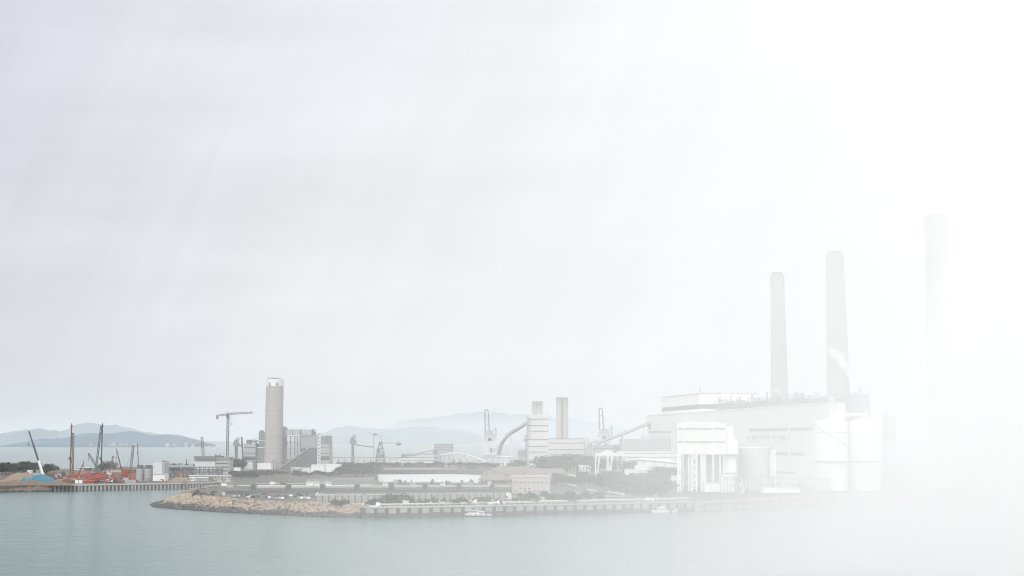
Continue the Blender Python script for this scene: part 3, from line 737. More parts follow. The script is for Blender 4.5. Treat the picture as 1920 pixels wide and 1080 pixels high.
t = thing('support_structure', 'open grey steel lattice frame under the long duct', 'steel frame', at(548, Y))
m = MB(); cols = (533, 537, 544.5, 552.5, 558, 563)
for x in cols:
    for dy in (1, 12): m.bar(W(x, 817, Y + dy), at(x, Y + dy), .75)
for y in (819, 829.5, 840.5, 851, 861):
    for dy in (1, 12): m.bar(W(533, y, Y + dy), W(563, y, Y + dy), .6)
lv = (819, 829.5, 840.5, 851, 861)
for ya, yb in zip(lv, lv[1:]):
    for xa, xb in ((533, 537), (537, 544.5), (544.5, 552.5), (552.5, 558), (558, 563)): m.bar(W(xa, ya, Y + 1), W(xb, yb, Y + 1), .45); m.bar(W(xb, ya, Y + 1), W(xa, yb, Y + 1), .45)
m.build('frame', M.steel, t)
m = MB().pbox(528.5, 534, 818, gpy(Y), Y + .5, 7); m.build('riser', M.steel, t)
MB().lathe(W(537, 834.5, Y + 3), [(.2, 0), (1.6, .8), (1.8, 1.8), (1.6, 2.8), (.2, 3.6)], 14).build('silencer', M.grey, t)
m = MB().pbox(536, 564, 862, gpy(Y), Y + 2, 10); m.build('lower_plant', M.greensteel, t)

t = thing('boiler_block', 'tall grey block with dark lower half, right of the open steel frame', 'power block', at(580, Y))
MB().pbox(563.8, 594.8, 816.4, 840, Y + 1, 34).build('upper_casing', M.midgrey, t)
MB().pbox(563.8, 594.8, 840.2, gpy(Y), Y + 1.6, 33).build('lower_casing', M.greensteel, t)
m = MB()
for x in (564, 569, 574, 579, 584, 589, 594): m.bar(W(x, 840, Y + .6), at(x, Y + .6), .6)
for y in (840.5, 847, 853, 860, 867): m.bar(W(563.8, y, Y + .4), W(594.6, y, Y + .4), .5)
for xa, xb in ((564, 569), (574, 579), (584, 589)): m.bar(W(xa, 853, Y + .4), W(xb, 867, Y + .4), .4)
m.build('steel_grid', M.steel, t)
m = MB().pbox(585.5, 589, 805, 816, Y + 3, 6).pbox(589.5, 592, 810, 816, Y + 3, 6).bar(W(587, 805, Y + 5), W(587, 802.5, Y + 5), .5).bar(W(591, 810, Y + 5), W(594, 806, Y + 5), .4); m.build('roof_plant', M.steel, t)
MB().pbox(567, 594, 815.2, 816.2, Y + .7, 30).build('parapet', M.grey, t)

t = thing('stair_tower', 'pale slender stair tower between the tall grey block and the banded block', 'stair tower', at(598, Y))
MB().pbox(595, 601, 811, gpy(Y), Y - .5, 7).build('casing', M.white_clad, t)
m = MB()
for i in range(9): m.pbox(596.5, 599.4, 814 + i * 6.4, 816.4 + i * 6.4, Y - .62, .1)
m.build('windows', M.grey, t)
t = thing('boiler_block', 'banded block with dark louvred top, right of the slender stair tower', 'power block', at(609, Y))
MB().pbox(601.2, 617, 833.5, gpy(Y), Y + .4, 34).build('wall', M.lgrey, t)
MB().pbox(601.2, 616.8, 817, 833.3, Y + .8, 33).build('louvre_top', M.midgrey, t)
m = MB()
for y in (819.5, 823, 826.5, 830): m.pbox(601.3, 611, y, y + 1.7, Y + .55, .22)
m.pbox(611.2, 616.8, 817, 833, Y + .5, .25); m.build('louvres', M.steel, t)
m = MB().pbox(601.1, 617.2, 839, 840.2, Y + .1, .28).pbox(601.1, 617.2, 849.5, 850.7, Y + .1, .28).pbox(601.4, 616.9, 855.5, 863, Y + .15, .22); m.build('joint_bands', M.dgrey, t)

t = thing('inclined_conveyor', 'sloping grey green gallery climbing right from the chimney foot', 'conveyor', at(527, Y - 30))
a, c = W(522, 881, Y - 25), W(582, 840, Y - 25)
MB().bar(a, c, 2.0).build('gallery', M.greensteel, t)
m = MB()
for f in (.15, .4, .65, .9): p = a.lerp(c, f); m.bar(p, (p.x, p.y, GZ), .6)
m.bar(a + Vector((0, 0, 2.4)), c + Vector((0, 0, 2.4)), .3); m.build('trestles', M.steel, t)
m = MB()
for i in range(5): p = a.lerp(c, .1 + .2 * i) + Vector((0, -1, 1.6)); m.box(p.x - .6, p.x + .6, p.y, p.y + .5, p.z, p.z + 1.0)
m.build('lamps', M.white, t)

# tanks and huts round the chimney foot
def rtank(label, x0, x1, yt, Y, mat, dome=.18, name='storage_tank', group=None):
    b = at((x0 + x1) / 2, Y); r = (x1 - x0) / 2 * K(Y); h = zz(yt, Y) - GZ
    t = thing(name, label, 'tank', b, group)
    MB().lathe(b, [(r, 0), (r, h)], 32).build('shell', mat, t)
    MB().lathe((b.x, b.y, GZ + h), [(r * 1.01, 0), (r * .7, r * dome * .6), (r * .1, r * dome)], 32).build('roof', M.white, t)
    m = MB()
    for i in range(16):
        f = i / 15; an = -math.pi * (.85 - f * .5); m.box(b.x + (r + .3) * math.cos(an) - .35, b.x + (r + .3) * math.cos(an) + .35, b.y + (r + .3) * math.sin(an) - .35, b.y + (r + .3) * math.sin(an) + .35, GZ + h * f, GZ + h * f + .4)
    m.build('spiral_stair', M.lgrey, t)
    return t
rtank('white round tank with spiral stair left of the concrete chimney foot', 450, 473.5, 869, 1690, M.white, .1)
def block(name, label, cat, x0, x1, yt, Y, mat, dep=12, roof=None, bands=(), z=GZ, windows=None, group=None, par=1.0):
    b = at((x0 + x1) / 2, Y); t = thing(name, label, cat, b, group)
    MB().pbox(x0, x1, yt, gpy(Y), Y, dep).build('wall', mat, t)
    if roof: MB().pbox(x0 - .5, x1 + .5, yt - par, yt - .02, Y - .4, dep + .8).build('roof', roof, t)
    if bands:
        m = MB()
        for ya, yb in bands: m.pbox(x0 - .15, x1 + .15, ya, yb, Y - .25, .22)
        m.build('window_bands' if windows is None else 'joint_bands', M.glass if windows is None else windows, t)
    return t
block('pump_house', 'plain white pump house in front of the concrete chimney', 'building', 482.5, 508, 869.5, 1700, M.white, 14, M.white)
block('pump_house', 'small white hut left of the round tank', 'building', 438, 450, 877, 1640, M.white, 8, M.lgrey)
block('pump_house', 'dark machinery house between the round tank and the white pump house', 'building', 474, 482, 866, 1710, M.steel, 8, M.dgrey)
block('tank_box', 'large white box tank before the tall grey block, left of the pair', 'tank', 583.5, 608.6, 872.5, 1560, M.white, 16, M.white)
block('tank_box', 'large white box tank before the tall grey block, right of the pair', 'tank', 610, 637.3, 871.5, 1560, M.white, 16, M.white)
block('tank_box', 'lower grey white box left of the large box tanks', 'tank', 545, 562, 878, 1570, M.lgrey, 12, M.white)
block('tank_box', 'low white box next to the large white box tanks', 'tank', 564, 582, 878.5, 1580, M.white, 12, M.white)
block('gable_shed', 'small shed with a white roof right of the box tanks', 'shed', 639, 652, 881, 1590, M.lgrey, 10, M.white, par=3)
t = thing('hoop_structure', 'dark round headed steel frame at the chimney foot', 'steel frame', at(515, 1720))
m = MB()
for x in (509.5, 513, 518): m.bar(at(x, 1720), W(x, 866, 1720), .7)
for i in range(6): m.bar(W(509.5 + i * 1.4, 866 - 3 * math.sin(i / 6 * math.pi), 1720), W(510.9 + i * 1.4, 866 - 3 * math.sin((i + 1) / 6 * math.pi), 1720), .7)
m.build('hoops', M.steel, t)
t = thing('conveyor_bridge', 'low dark truss bridge on posts before the white round tank', 'conveyor', at(486, 1470))
m = MB(); Yb = 1470
for i in range(7):
    x = 464 + i * 7.6
    for dy in (0, 5): m.bar(at(x, Yb + dy), W(x, 881, Yb + dy), .6)
    if i < 6:
        m.bar(W(x, 890, Yb), W(x + 7.6, 882.5, Yb), .4)
m.bar(W(464, 889.5, Yb), W(510, 889.5, Yb), .5); m.build('truss', M.dgrey, t)
MB().pbox(461.5, 511, 880.3, 882, Yb - 1, 7).build('deck', M.steel, t)
MB().pbox(470, 505, 886, 889, Yb + 6, 3).build('pipes', M.lgrey, t)

def unloader(label, px, Y, top, arm=None, w=4):
    """slender ship unloader column with a machinery head"""
    b = at(px, Y); t = thing('column_unloader', label, 'ship unloader', b)
    k = K(Y)
    MB().lattice((b.x, Y, GZ), W(px, top + 14, Y), w * k * .8, 10, .9).build('column', M.steel, t)
    m = MB().pbox(px - 4.5, px + 3.5, top + 8, top + 14, Y - 2, 5).pbox(px - 2, px + 3, top + 3, top + 8, Y - 2, 4).pbox(px - 6, px + 6.5, top + 13.6, top + 16, Y - 2.5, 6); m.build('machinery_head', M.grey, t)
    m = MB()
    m.poly([W(px + 1, top + 3, Y), W(px + 1, top, Y), W(px + 5, top, Y), W(px + 5.5, top + 5, Y)], .7).bar(W(px - 6, top + 12, Y), W(px - 2, top + 4, Y), .7).bar(W(px + 6, top + 13, Y), W(px + 3, top + 6, Y), .7); m.build('jib', M.steel, t)
    MB().pbox(px - 3.6, px + 2.4, gpy(Y) - 15, gpy(Y), Y - 3, 6).build('portal', M.grey, t)
    if arm:
        MB().bar(W(px + 4, top + 17, Y), W(arm[0], arm[1], Y), 1.9).build('arm', M.lgrey, t)
    return t
unloader('slender grey ship unloader column behind the round tank', 443, 1760, 821)
t = thing('leaning_mast', 'dark slightly leaning mast beside the left ship unloader column', 'mast', at(457, 1740))
MB().bar(at(457, 1740), W(453, 819, 1740), 1.3).build('pole', M.dgrey, t); MB().pbox(445, 456, 835, 837, 1741, 1.2).build('gangway', M.steel, t)
unloader('slender grey ship unloader column with an arm to the right, before the central island', 661.5, 2050, 816, (702, 838))

# ------------------------------------------------------------------ jetty, coal plant, conveyors in the middle
t = thing('jetty', 'long thin jetty on piles far out behind the tree belt', 'jetty', W(690, 860, 2450))
a, c = W(560, 860, 2450), W(935, 860, 2450); zj = zz(859.5, 2450)
MB().box(a.x, c.x, 2450, 2462, zj - 1.6, zj).build('deck', M.concrete_pale, t)
m = MB(); x = a.x + 2
while x < c.x - 2: m.box(x - .7, x + .7, 2451, 2452.6, -2, zj - 1.6); x += 11
m.build('piles', M.concrete_dark, t)
m = MB().pbox(617, 770, 857.5, 858.6, 2455, 2); x = a.x + 4
while x < c.x: m.box(x - .3, x + .3, 2455.4, 2456.2, zj, zj + 2.6); x += 14
m.build('pipe_rack', M.steel, t)

Y = 2000
t = thing('ship_unloader', 'grey triangular ship unloader with a thin mast and a long arm holding a round bucket', 'ship unloader', at(713, Y))
m = MB()
for x0, x1 in ((704, 711.5), (722.5, 715.5)):
    for dy in (0, 9): m.bar(at(x0, Y + dy), W((x0 + x1) / 2, 846, Y + dy), 1.2); m.bar(W((x0 + x1) / 2, 846, Y + dy), W(x1, 829, Y + dy), 1.0)
for y, xa, xb in ((863, 704, 722.5), (855, 704.6, 721.6), (848, 706.5, 720), (841, 708.5, 718.5), (834, 710.6, 716.6)):
    m.bar(W(xa, y, Y), W(xb, y, Y), .9)
for ya, yb, xa, xb in ((863, 855, 704, 721), (855, 848, 721, 707), (848, 841, 707, 718), (841, 834, 718, 711)): m.bar(W(xa, ya, Y), W(xb, yb, Y), .7)
m.build('tower', M.steel, t)
MB().pbox(704.5, 721.5, 851, 857.5, Y + 1, 7).build('machinery_house', M.lgrey, t)
m = MB().pbox(706, 712, 842, 848, Y + 1, 6).pbox(711.5, 715.6, 828, 835, Y + 1, 5); m.build('cabins', M.grey, t)
m = MB().bar(W(712.5, 830, Y), W(711.8, 814, Y), .6).bar(W(715.5, 830, Y), W(716, 816, Y), .6).bar(W(711.8, 814, Y), W(738, 828, Y), .25); m.build('pylon', M.lgrey, t)
m = MB().bar(W(714, 829, Y), W(744, 831.5, Y), .7); m.build('arm', M.lgrey, t)
c = W(747.8, 832.3, Y); rr = 5.4 * K(Y)
MB().lathe((c.x, c.y, c.z - 2.4), [(rr * .3, 0), (rr * .85, 1.0), (rr, 2.4), (rr * .8, 3.8), (rr * .35, 4.7)], 20).build('round_bucket', M.grey, t)
t = thing('mast_crane', 'thin white mast with a short pale jib left of the triangular ship unloader', 'mast crane', at(701, 1900))
MB().bar(at(701.3, 1900), W(700.5, 816, 1900), .8).build('mast', M.lgrey, t)
MB().bar(W(688, 811, 1900), W(706, 815.5, 1900), .7).build('jib', M.lgrey, t)
MB().pbox(699.5, 707, 813, 816.5, 1899, 3).build('winch', M.steel, t)

Y = 1960
t = block('turbine_shed', 'long white shed with dark horizontal bands and a sloping roof line', 'building', 752, 814, 852, Y, M.white_clad, 40, M.grey, bands=((857.2, 858.2), (863, 864.2), (868.4, 869.6)), windows=M.steel)
a, c = W(752, 857, Y - .6), W(788, 852.5, Y - .6)
m = MB().add([W(752.3, 853, Y - .5), W(788, 853, Y - .5), W(752.3, 857, Y - .5), W(752.3, 853, Y - .2), W(788, 853, Y - .2), W(752.3, 857, Y - .2)], [(0, 1, 2), (3, 5, 4), (0, 3, 4, 1), (1, 4, 5, 2), (2, 5, 3, 0)]); m.build('louvre_triangle', M.grey, t)
block('turbine_shed', 'grey annex at the right end of the long banded white shed', 'building', 814.3, 824.5, 853, Y + 2, M.lgrey, 30, M.grey, bands=((858, 859.4), (864, 865.4)))
block('turbine_shed', 'low white annex at the left end of the long banded white shed', 'building', 742, 751.7, 864.5, Y + 4, M.white, 20, M.white)
block('transfer_house', 'pale grey box building standing above and behind the banded white shed', 'building', 814, 848, 833.5, 2120, M.lgrey, 30, M.grey, bands=((843, 844.2), (838, 838.8)))
t = thing('inclined_conveyor', 'thin gallery climbing over the banded white shed to the pale box building', 'conveyor', W(785, 852, 2050))
MB().bar(W(752, 857, 2060), W(816, 842, 2060), 1.5).build('gallery', M.lgrey, t)
MB().pbox(811, 821, 845, 853, 2058, 8).build('transfer_tower', M.steel, t)

Y = 1930
t = thing('arched_conveyor', 'white arched conveyor bridge on V shaped legs right of the banded shed', 'conveyor', at(868, Y))
pl = [(824, 853.5), (832, 853.5), (840, 851), (848, 850), (864, 850), (872, 851.5), (890, 857.5), (913, 866)]
m = MB()
for (xa, ya), (xb, yb) in zip(pl, pl[1:]): m.bar(W(xa, ya, Y), W(xb, yb, Y), 1.3)
m.build('gallery', M.white, t)
m = MB()
for (xa, ya), (xb, yb) in zip(pl, pl[1:]): m.bar(W(xa, ya - 2.4, Y), W(xb, yb - 2.4, Y), .5); m.bar(W(xa, ya, Y), W(xa, ya - 2.4, Y), .4)
m.build('handrail', M.lgrey, t)
for x, yt in ((836, 852.5), (845, 851), (854, 850.5), (868, 851.5), (877, 853.5), (888, 857.5)):
    m = MB().bar(W(x - 1, yt, Y), at(x + 3.2, Y), .9).bar(W(x + 4, yt + 1, Y), at(x - 1.5, Y), .8); m.build('trestle', M.white_clad, t)

def portal(label, x, Y, boom, body, base):
    """ship unloader with a raised U shaped boom; boom = (x0, x1, ytop, ybot), body = (x0, x1, ytop), base = py of its foot"""
    t = thing('ship_unloader', label, 'ship unloader', W(x, base, Y))
    bx0, bx1, bt, bb = boom; m = MB()
    n = 8; pts = [W(bx0 + .4, bb, Y), W(bx0, bt + 3, Y)]
    cx, rx = (bx0 + bx1) / 2, (bx1 - bx0) / 2
    pts += [W(cx - rx * math.cos(math.pi * i / n), bt + 3 - 3 * math.sin(math.pi * i / n), Y) for i in range(1, n)]
    pts += [W(bx1, bt + 3, Y), W(bx1 + 2.6, bb, Y)]
    for a, b in zip(pts, pts[1:]): m.bar(a, b, 1.15)
    for f in (.35, .65): m.bar(W(bx0 + .2, bt + (bb - bt) * f, Y), W(bx1 + .9, bt + (bb - bt) * f, Y), .5)
    m.build('raised_boom', M.steel, t)
    x0, x1, yt = body
    m = MB().pbox(x0 + 1, x1 - 4, yt + 2, yt + 7, Y - 2, 9).pbox(x0 + 5, x1 - 8, yt - 3, yt + 2, Y - 1, 6).pbox(x0 - .6, x1, yt + 8, yt + 10, Y - 3, 11); m.build('machinery_house', M.lgrey, t)
    m = MB()
    for xx, dx in ((x0 + .4, -1), (x0 + 5, 1), (x1 - 6, -1), (x1 - 1.5, 1)):
        for dy in (0, 12): m.bar(W(xx, yt + 9, Y + dy), W(xx + dx, base, Y + dy), 1.2)
    m.bar(W(x0 + 4, yt + 12, Y), W(x1 - 3, base - 8, Y), .8).bar(W(x1 - 4, yt + 12, Y), W(x0 + 4, base - 8, Y), .8).bar(W(x0, base - 8, Y), W(x1, base - 8, Y), 1.0).bar(W(x0, yt + 20, Y), W(x1, yt + 20, Y), .8)
    m.build('portal_legs', M.white, t)
    m = MB().pbox((x0 + x1) / 2, (x0 + x1) / 2 + 8, base - 18, base - 8.6, Y + 2, 6).pbox(x0 + 8, x0 + 15, yt + 11, yt + 17, Y + 2, 5); m.build('hopper', M.steel, t)
    m = MB().bar(W(x1 - 1, yt + 8, Y), W(x1 - 1, yt - 8, Y), .9).bar(W(x1 - 1, yt - 8, Y), W(bx1 + 1, bt + 12, Y), .2).bar(W(x1 - 1, yt - 8, Y), W(x1 - 9, yt + 2, Y), .5); m.build('mast', M.steel, t)
    m = MB().pbox(x0 - 2, x1 + 2, base - 5, base + 1, Y - 2, 15); m.build('gantry_base', M.lgrey, t)
    return t
portal('white ship unloader with raised U shaped boom, left of the curved conveyor', 918, 2100, (909.3, 915.2, 768, 812), (907, 931, 810), 858)
portal('pale ship unloader with raised U shaped boom, right of the twin flue stack', 1133, 2000, (1123.4, 1129.3, 765, 806), (1122, 1148, 807), 848)

Y = 1780
t = thing('curved_conveyor', 'grey curved conveyor gallery rising right into the tall white tower', 'conveyor', at(950, Y))
pl = [(934.5, 853), (936.3, 845), (939, 836), (943, 827), (948, 820), (955, 813.5), (965, 807), (976, 800.5), (988, 793)]
m, r_ = MB(), MB()
for (xa, ya), (xb, yb) in zip(pl, pl[1:]):
    m.bar(W(xa, ya, Y), W(xb, yb, Y), 3.6); r_.bar(W(xa - 1.6, ya - 2.4, Y), W(xb - 1.6, yb - 2.6, Y), 1.0)
m.build('gallery', M.grey, t); r_.build('roof_edge', M.white, t)
for x, yt in ((943, 831), (957.5, 815)):
    m = MB()
    for dx in (-2.4, 2.4):
        for dy in (0, 7): m.bar(W(x + dx * .3, yt, Y + dy), at(x + dx * 1.5, Y + dy), 1.0)
    for f in (.3, .6, .85):
        yy = yt + (gpy(Y) - yt) * f; m.bar(W(x - 2.4 * (.3 + 1.2 * f), yy, Y), W(x + 2.4 * (.3 + 1.2 * f), yy, Y), .6)
    m.build('trestle', M.white, t)
m = MB().bar(W(949, 857, Y), at(947, Y), 1).bar(W(950, 857, Y), at(952.5, Y), 1).bar(W(930, 856.5, Y), W(960, 856.5, Y), 1.0); m.build('low_frame', M.white, t)
MB().pbox(929, 960, 856.8, 859, Y + 2, 6).build('low_gallery', M.lgrey, t)

Y = 1640
t = thing('transfer_tower', 'tall white tower with thin dark joints and twin flues on top', 'tower', at(1007, Y))
MB().pbox(991, 1028, 777, gpy(Y), Y, 26).build('wall', M.white_clad, t)
MB().pbox(987.6, 990.8, 780, gpy(Y), Y + 2, 20).build('stair_shaft', M.lgrey, t)
m = MB()
for y in (786, 798, 808.4, 824.2, 837, 847.6, 866.7): m.pbox(990.9, 1028.15, y - .6, y + .6, Y - .25, .22)
m.build('joints', M.dgrey, t)
m = MB()
for y in (786, 798, 808.4, 824.2, 837, 847.6):
    for x in (1002, 1019): m.pbox(x, x + 2, y + .5, y + 1.8, Y - .2, .18)
m.build('vents', M.steel, t)
for x, w in ((1000.3, 3.2), (1010.8, 6.4)):
    b = W(x, 777, Y + 8); MB().lathe((b.x, b.y, zz(777.5, Y)), [(w * K(Y), 0), (w * K(Y), zz(752, Y) - zz(777.5, Y))], 24).build('flue', M.concrete_pale, t)
m = MB()
for y in (753, 758): m.pbox(997, 1017.6, y, y + .9, Y + 3.5, .4)
m.build('flue_galleries', M.steel, t)
m = MB()
for y in (783, 789, 795, 801, 813, 819): m.pbox(987, 995, y, y + .7, Y - 1.6, 1.3)
m.build('landings', M.lgrey, t)
t = thing('flare_mast', 'thin grey mast with two small heads just left of the tall white tower', 'mast', at(986, 1660))
MB().bar(at(986, 1660), W(986, 815, 1660), .7).build('pole', M.steel, t)
MB().pbox(983.5, 987.5, 817, 819.5, 1659, 2).pbox(982, 988, 824, 827, 1659, 2).build('heads', M.grey, t)
block('hopper_house', 'small grey house with banded walls left of the tall white tower', 'building', 971, 987.2, 844, 1700, M.lgrey, 12, M.lgrey, bands=((848, 849), (852, 853.4)))

Y = 1760
t = thing('twin_flue_stack', 'stack of two joined pale flues with a dark gap, right of the tall white tower', 'chimney', at(1055, Y))
k = K(Y)
for x0, x1 in ((1048.6, 1048.2), (1060.4, 1059.6)):
    b0, b1 = at(x0, Y), W(x1, 745.5, Y); MB().tube(b0, b1, 5.5 * k, 5.4 * k, 24).build('flue', M.concrete_pale, t)
MB().pbox(1052.5, 1056.5, 749, gpy(Y), Y - 2, 4).build('ladder_shaft', M.steel, t)
m = MB()
for y in (745, 749.5): m.pbox(1042.8, 1065.4, y, y + 1.6, Y - 4.2, 8.4)
m.build('gallery', M.grey, t)
t = block('turbine_shed', 'long grey white hall with three dark bands under the twin flue stack', 'building', 1028.5, 1096, 823, 1740, M.white_clad, 36, M.steel, bands=((830, 831.2), (842.5, 844), (852, 853)), windows=M.steel)
t = thing('plant_cluster', 'jumble of pale pipes and vessels right of the long banded hall', 'machinery', at(1106, 1720))
rng = random.Random(8)
for i in range(7):
    x = 1096 + rng.uniform(0, 20); y = rng.uniform(822, 840); b = at(x, 1720 + rng.uniform(-5, 5)); MB().lathe(b, [(rng.uniform(.8, 1.8), 0), (1.2, zz(y, 1720) - GZ), (.5, zz(y, 1720) - GZ + 1.5)], 10).build('vessel', M.lgrey, t)
m = MB()
for i in range(16): xa = 1097 + rng.uniform(0, 18); ya = rng.uniform(824, 862); m.bar(W(xa, ya, 1718), W(xa + rng.uniform(2, 9), ya + rng.choice((0, 0, rng.uniform(-7, 7))), 1718), .6)
m.build('pipes', M.steel, t)
t = thing('straight_conveyor', 'straight pale conveyor climbing right to the large power hall', 'conveyor', at(1166, 1650))
a, c = W(1119, 832, 1650), W(1219, 794, 1650)
MB().bar(a, c, 2.3).build('gallery', M.lgrey, t); MB().bar(a + Vector((0, 0, 1.6)), c + Vector((0, 0, 1.6)), .8).build('roof', M.grey, t)
m = MB().bar(W(1206, 800, 1650), at(1203.5, 1650), .8).bar(W(1206, 800, 1650), at(1210, 1650), .8); m.build('trestle', M.white, t)
m = MB().bar(W(1166, 815, 1650), at(1165, 1650), .9).bar(W(1167, 815, 1650), at(1169, 1650), .9); m.build('trestle', M.lgrey, t)
MB().pbox(1216, 1221, 791, 806, 1649, 5).build('head_house', M.grey, t)
block('switch_house', 'flat grey switch house left of the dark box above the white gantry', 'building', 1113, 1153, 836, 1560, M.lgrey, 14, M.grey, bands=((840, 841.4),))
block('switch_house', 'darker grey box building above the right end of the white gantry', 'building', 1154, 1172, 835.5, 1540, M.grey, 14, M.steel, bands=((840, 841.4), (845, 846)))

# ------------------------------------------------------------------ white gantry, coal plant sheds, offices
Y = 1440
t = thing('gantry_crane', 'white steel gantry frame with two open bays in front of the trees', 'gantry', at(1144, Y))
m = MB().pbox(1116.5, 1170, 849.5, 854.5, Y, 9); m.build('top_beam', M.white, t)
m = MB().pbox(1128, 1150, 846.4, 849.4, Y + 1, 6).pbox(1136, 1142, 843.6, 846.4, Y + 2, 4); m.build('trolley', M.white, t)
for xa, xb in ((1117.5, 1116.3), (1124.5, 1119.5), (1139, 1138), (1140, 1143), (1146.5, 1146), (1150, 1141), (1167, 1166), (1168.5, 1171.5)):
    m = MB()
    for dy in (0, 8): m.bar(W(xa, 854.4, Y + dy), at(xb, Y + dy), 1.05)
    m.build('leg', M.white, t)
m = MB().pbox(1116, 1124, 885, 886.4, Y - .5, 9).pbox(1137, 1146, 885, 886.4, Y - .5, 9); m.build('sill_beam', M.white, t)
for x0, x1, yt, lb in ((1123, 1136.5, 880, 'left'), (1146.5, 1165.5, 882, 'right')):
    b = at((x0 + x1) / 2, Y + 3); t = thing('skip_box', 'faded brown box standing in the %s bay of the white gantry' % lb, 'skip', b)
    MB().pbox(x0, x1, yt + 1.2, gpy(Y + 3), Y + 3, 5).build('body', M.redmast, t); MB().pbox(x0 - .4, x1 + .4, yt, yt + 1.1, Y + 2.6, 5.8).build('rim', M.lgrey, t)

def ribbed(label, x0, x1, yt, Y, n):
    b = at((x0 + x1) / 2, Y); t = thing('fan_housing', label, 'building', b)
    MB().pbox(x0, x1, yt + 1.4, gpy(Y), Y, 10).build('wall', M.steel, t)
    m = MB()
    for i in range(n): x = x0 + (x1 - x0) * (i + .15) / n; m.pbox(x, x + (x1 - x0) / n * .55, yt + 1.4, gpy(Y), Y - .7, .68)
    m.build('columns', M.white, t); MB().pbox(x0 - .6, x1 + .6, yt, yt + 1.35, Y - .9, 11).build('roof', M.white, t)
ribbed('white colonnaded house left of the white gantry', 1086, 1108.5, 872.5, 1500, 8)
ribbed('lower white colonnaded shed farther left of the white gantry', 1058, 1080, 877.5, 1540, 9)
block('plant_hut', 'small white hut at the left end of the lower colonnaded shed', 'hut', 1049, 1056.5, 877.5, 1550, M.white, 8, M.white)
Y = 1350
t = thing('office_building', 'white flat roofed office with a dark window band between tree clumps', 'building', at(1205, Y))
MB().pbox(1173, 1232, 882, gpy(Y), Y, 16).build('wall', M.white, t)
MB().pbox(1192, 1217.5, 874, 881.8, Y + 2, 12).build('upper_storey', M.white, t)
m = MB().pbox(1197, 1230, 886.6, 890, Y - .2, .18).pbox(1180, 1187, 886.6, 890, Y - .2, .18); m.build('window_band', M.glass, t)
m = MB().pbox(1172.3, 1232.6, 881, 882.4, Y - .5, 17).pbox(1191.4, 1218, 872.8, 873.9, Y + 1.6, 13); m.build('roof', M.white, t)
MB().pbox(1165, 1176, 889, 893, Y - 3, 8).build('porch', M.white, t)

# the stepped coal sheds
block('coal_shed', 'long flat grey white shed under the upper end of the straight conveyor', 'building', 1167, 1276, 823.5, 1500, M.lgrey, 40, M.white)
block('coal_shed', 'second long shed with pale roof edge, one step below the long flat shed', 'building', 1160, 1278, 846, 1450, M.cream, 30, M.grey, bands=((850, 851),), windows=M.steel)
block('coal_shed', 'long shed with dark eaves, two steps below the long flat shed', 'building', 1176, 1278, 858, 1410, M.cream, 30, M.grey, bands=((863, 864.6),), windows=M.steel)
t = thing('pipe_gallery', 'white pipe gallery sloping down to the right along the lowest coal shed', 'conveyor', at(1230, 1385))
a, c = W(1200, 861, 1385), W(1276, 868, 1385); MB().bar(a, c, 2.2).build('gallery', M.white, t)
m = MB()
for f in (.1, .35, .6, .85): p = a.lerp(c, f); m.bar(p, (p.x, p.y, GZ), .7)
m.build('posts', M.lgrey, t)
t = thing('roof_plant', 'row of small dark vents and pipes on the long flat grey white shed', 'machinery', W(1240, 823, 1503))
m = MB(); rng = random.Random(2)
for i in range(22): x = 1205 + i * 3.1; m.pbox(x, x + rng.uniform(.7, 1.7), 823 - rng.uniform(1, 5.5), 822.4, 1503 + rng.uniform(0, 6), 2)
m.build('vents', M.steel, t); MB().pbox(1203, 1276, 820.6, 821.4, 1502, 1).build('pipe', M.lgrey, t)

# ------------------------------------------------------------------ the large power hall, its chimneys and bunkers
A2, B2 = Vector((161, 1700, 0)), Vector((246, 1110, 0))
U = (B2 - A2).normalized(); LH = (B2 - A2).length; V = Vector((-U.y, U.x, 0))      # V points away to the right
if V.x < 0: V = -V
def hp(s, o): return A2 + U * s + V * o
def slab(m, s0, s1, o0, o1, z0, z1):
    c = [hp(s0, o0), hp(s1, o0), hp(s1, o1), hp(s0, o1)]
    return m.add([(q.x, q.y, z0) for q in c] + [(q.x, q.y, z1) for q in c], [(0, 3, 2, 1), (4, 5, 6, 7), (0, 1, 5, 4), (1, 2, 6, 5), (2, 3, 7, 6), (3, 0, 4, 7)])
t = thing('power_hall', 'very long cream power hall with thin grey window bands, below the tall chimneys', 'power station', hp(LH / 2, 0) + Vector((0, 0, GZ)))
wl = slab(slab(MB(), 0, 470, 0, 75, GZ, 69.6), 470.02, LH, 0, 14, GZ, 69.6).build('wall', M.cream, t)
slab(slab(MB(), -.6, 470.6, -.6, 75.6, 69.7, 70.9), 470.62, LH + .6, -.6, 14.6, 69.7, 70.85).build('roof', M.white, t)
for z0, z1, segs in ((49.2, 51.8, ((6, 86), (92, 130), (250, 322), (395, 500), (508, 560))), (28.6, 31.2, ((330, 372), (440, 500), (508, 540))), (13.2, 14.8, ((380, 520),))):
    for s0, s1 in segs: slab(MB(), s0, s1, -.25, -.03, z0, z1).build('window_band', M.pane, wl)
rng = random.Random(4)
for i in range(18): s = 390 + i * 6.6 + rng.uniform(-2, 2); slab(MB(), s, s + rng.uniform(1, 3), -.9, -.05, 41 + rng.uniform(0, 3), 45.5).build('wall_vent', M.lgrey, wl)
for s in (0, 150, 300, 420): slab(MB(), s, s + 1.0, -.5, -.03, GZ, 69.6).build('downpipe', M.white, t)
t = thing('boiler_house', 'pale upper boiler house with a dark band at its base, above the power hall roof', 'power station', hp(120, 40) + Vector((0, 0, 70.9)))
slab(MB(), 40, 200, 8, 72, 70.92, 90).build('wall', M.cream, t)
slab(MB(), 39.4, 200.6, 7.4, 72.6, 90.05, 90.8).build('roof', M.lgrey, t)
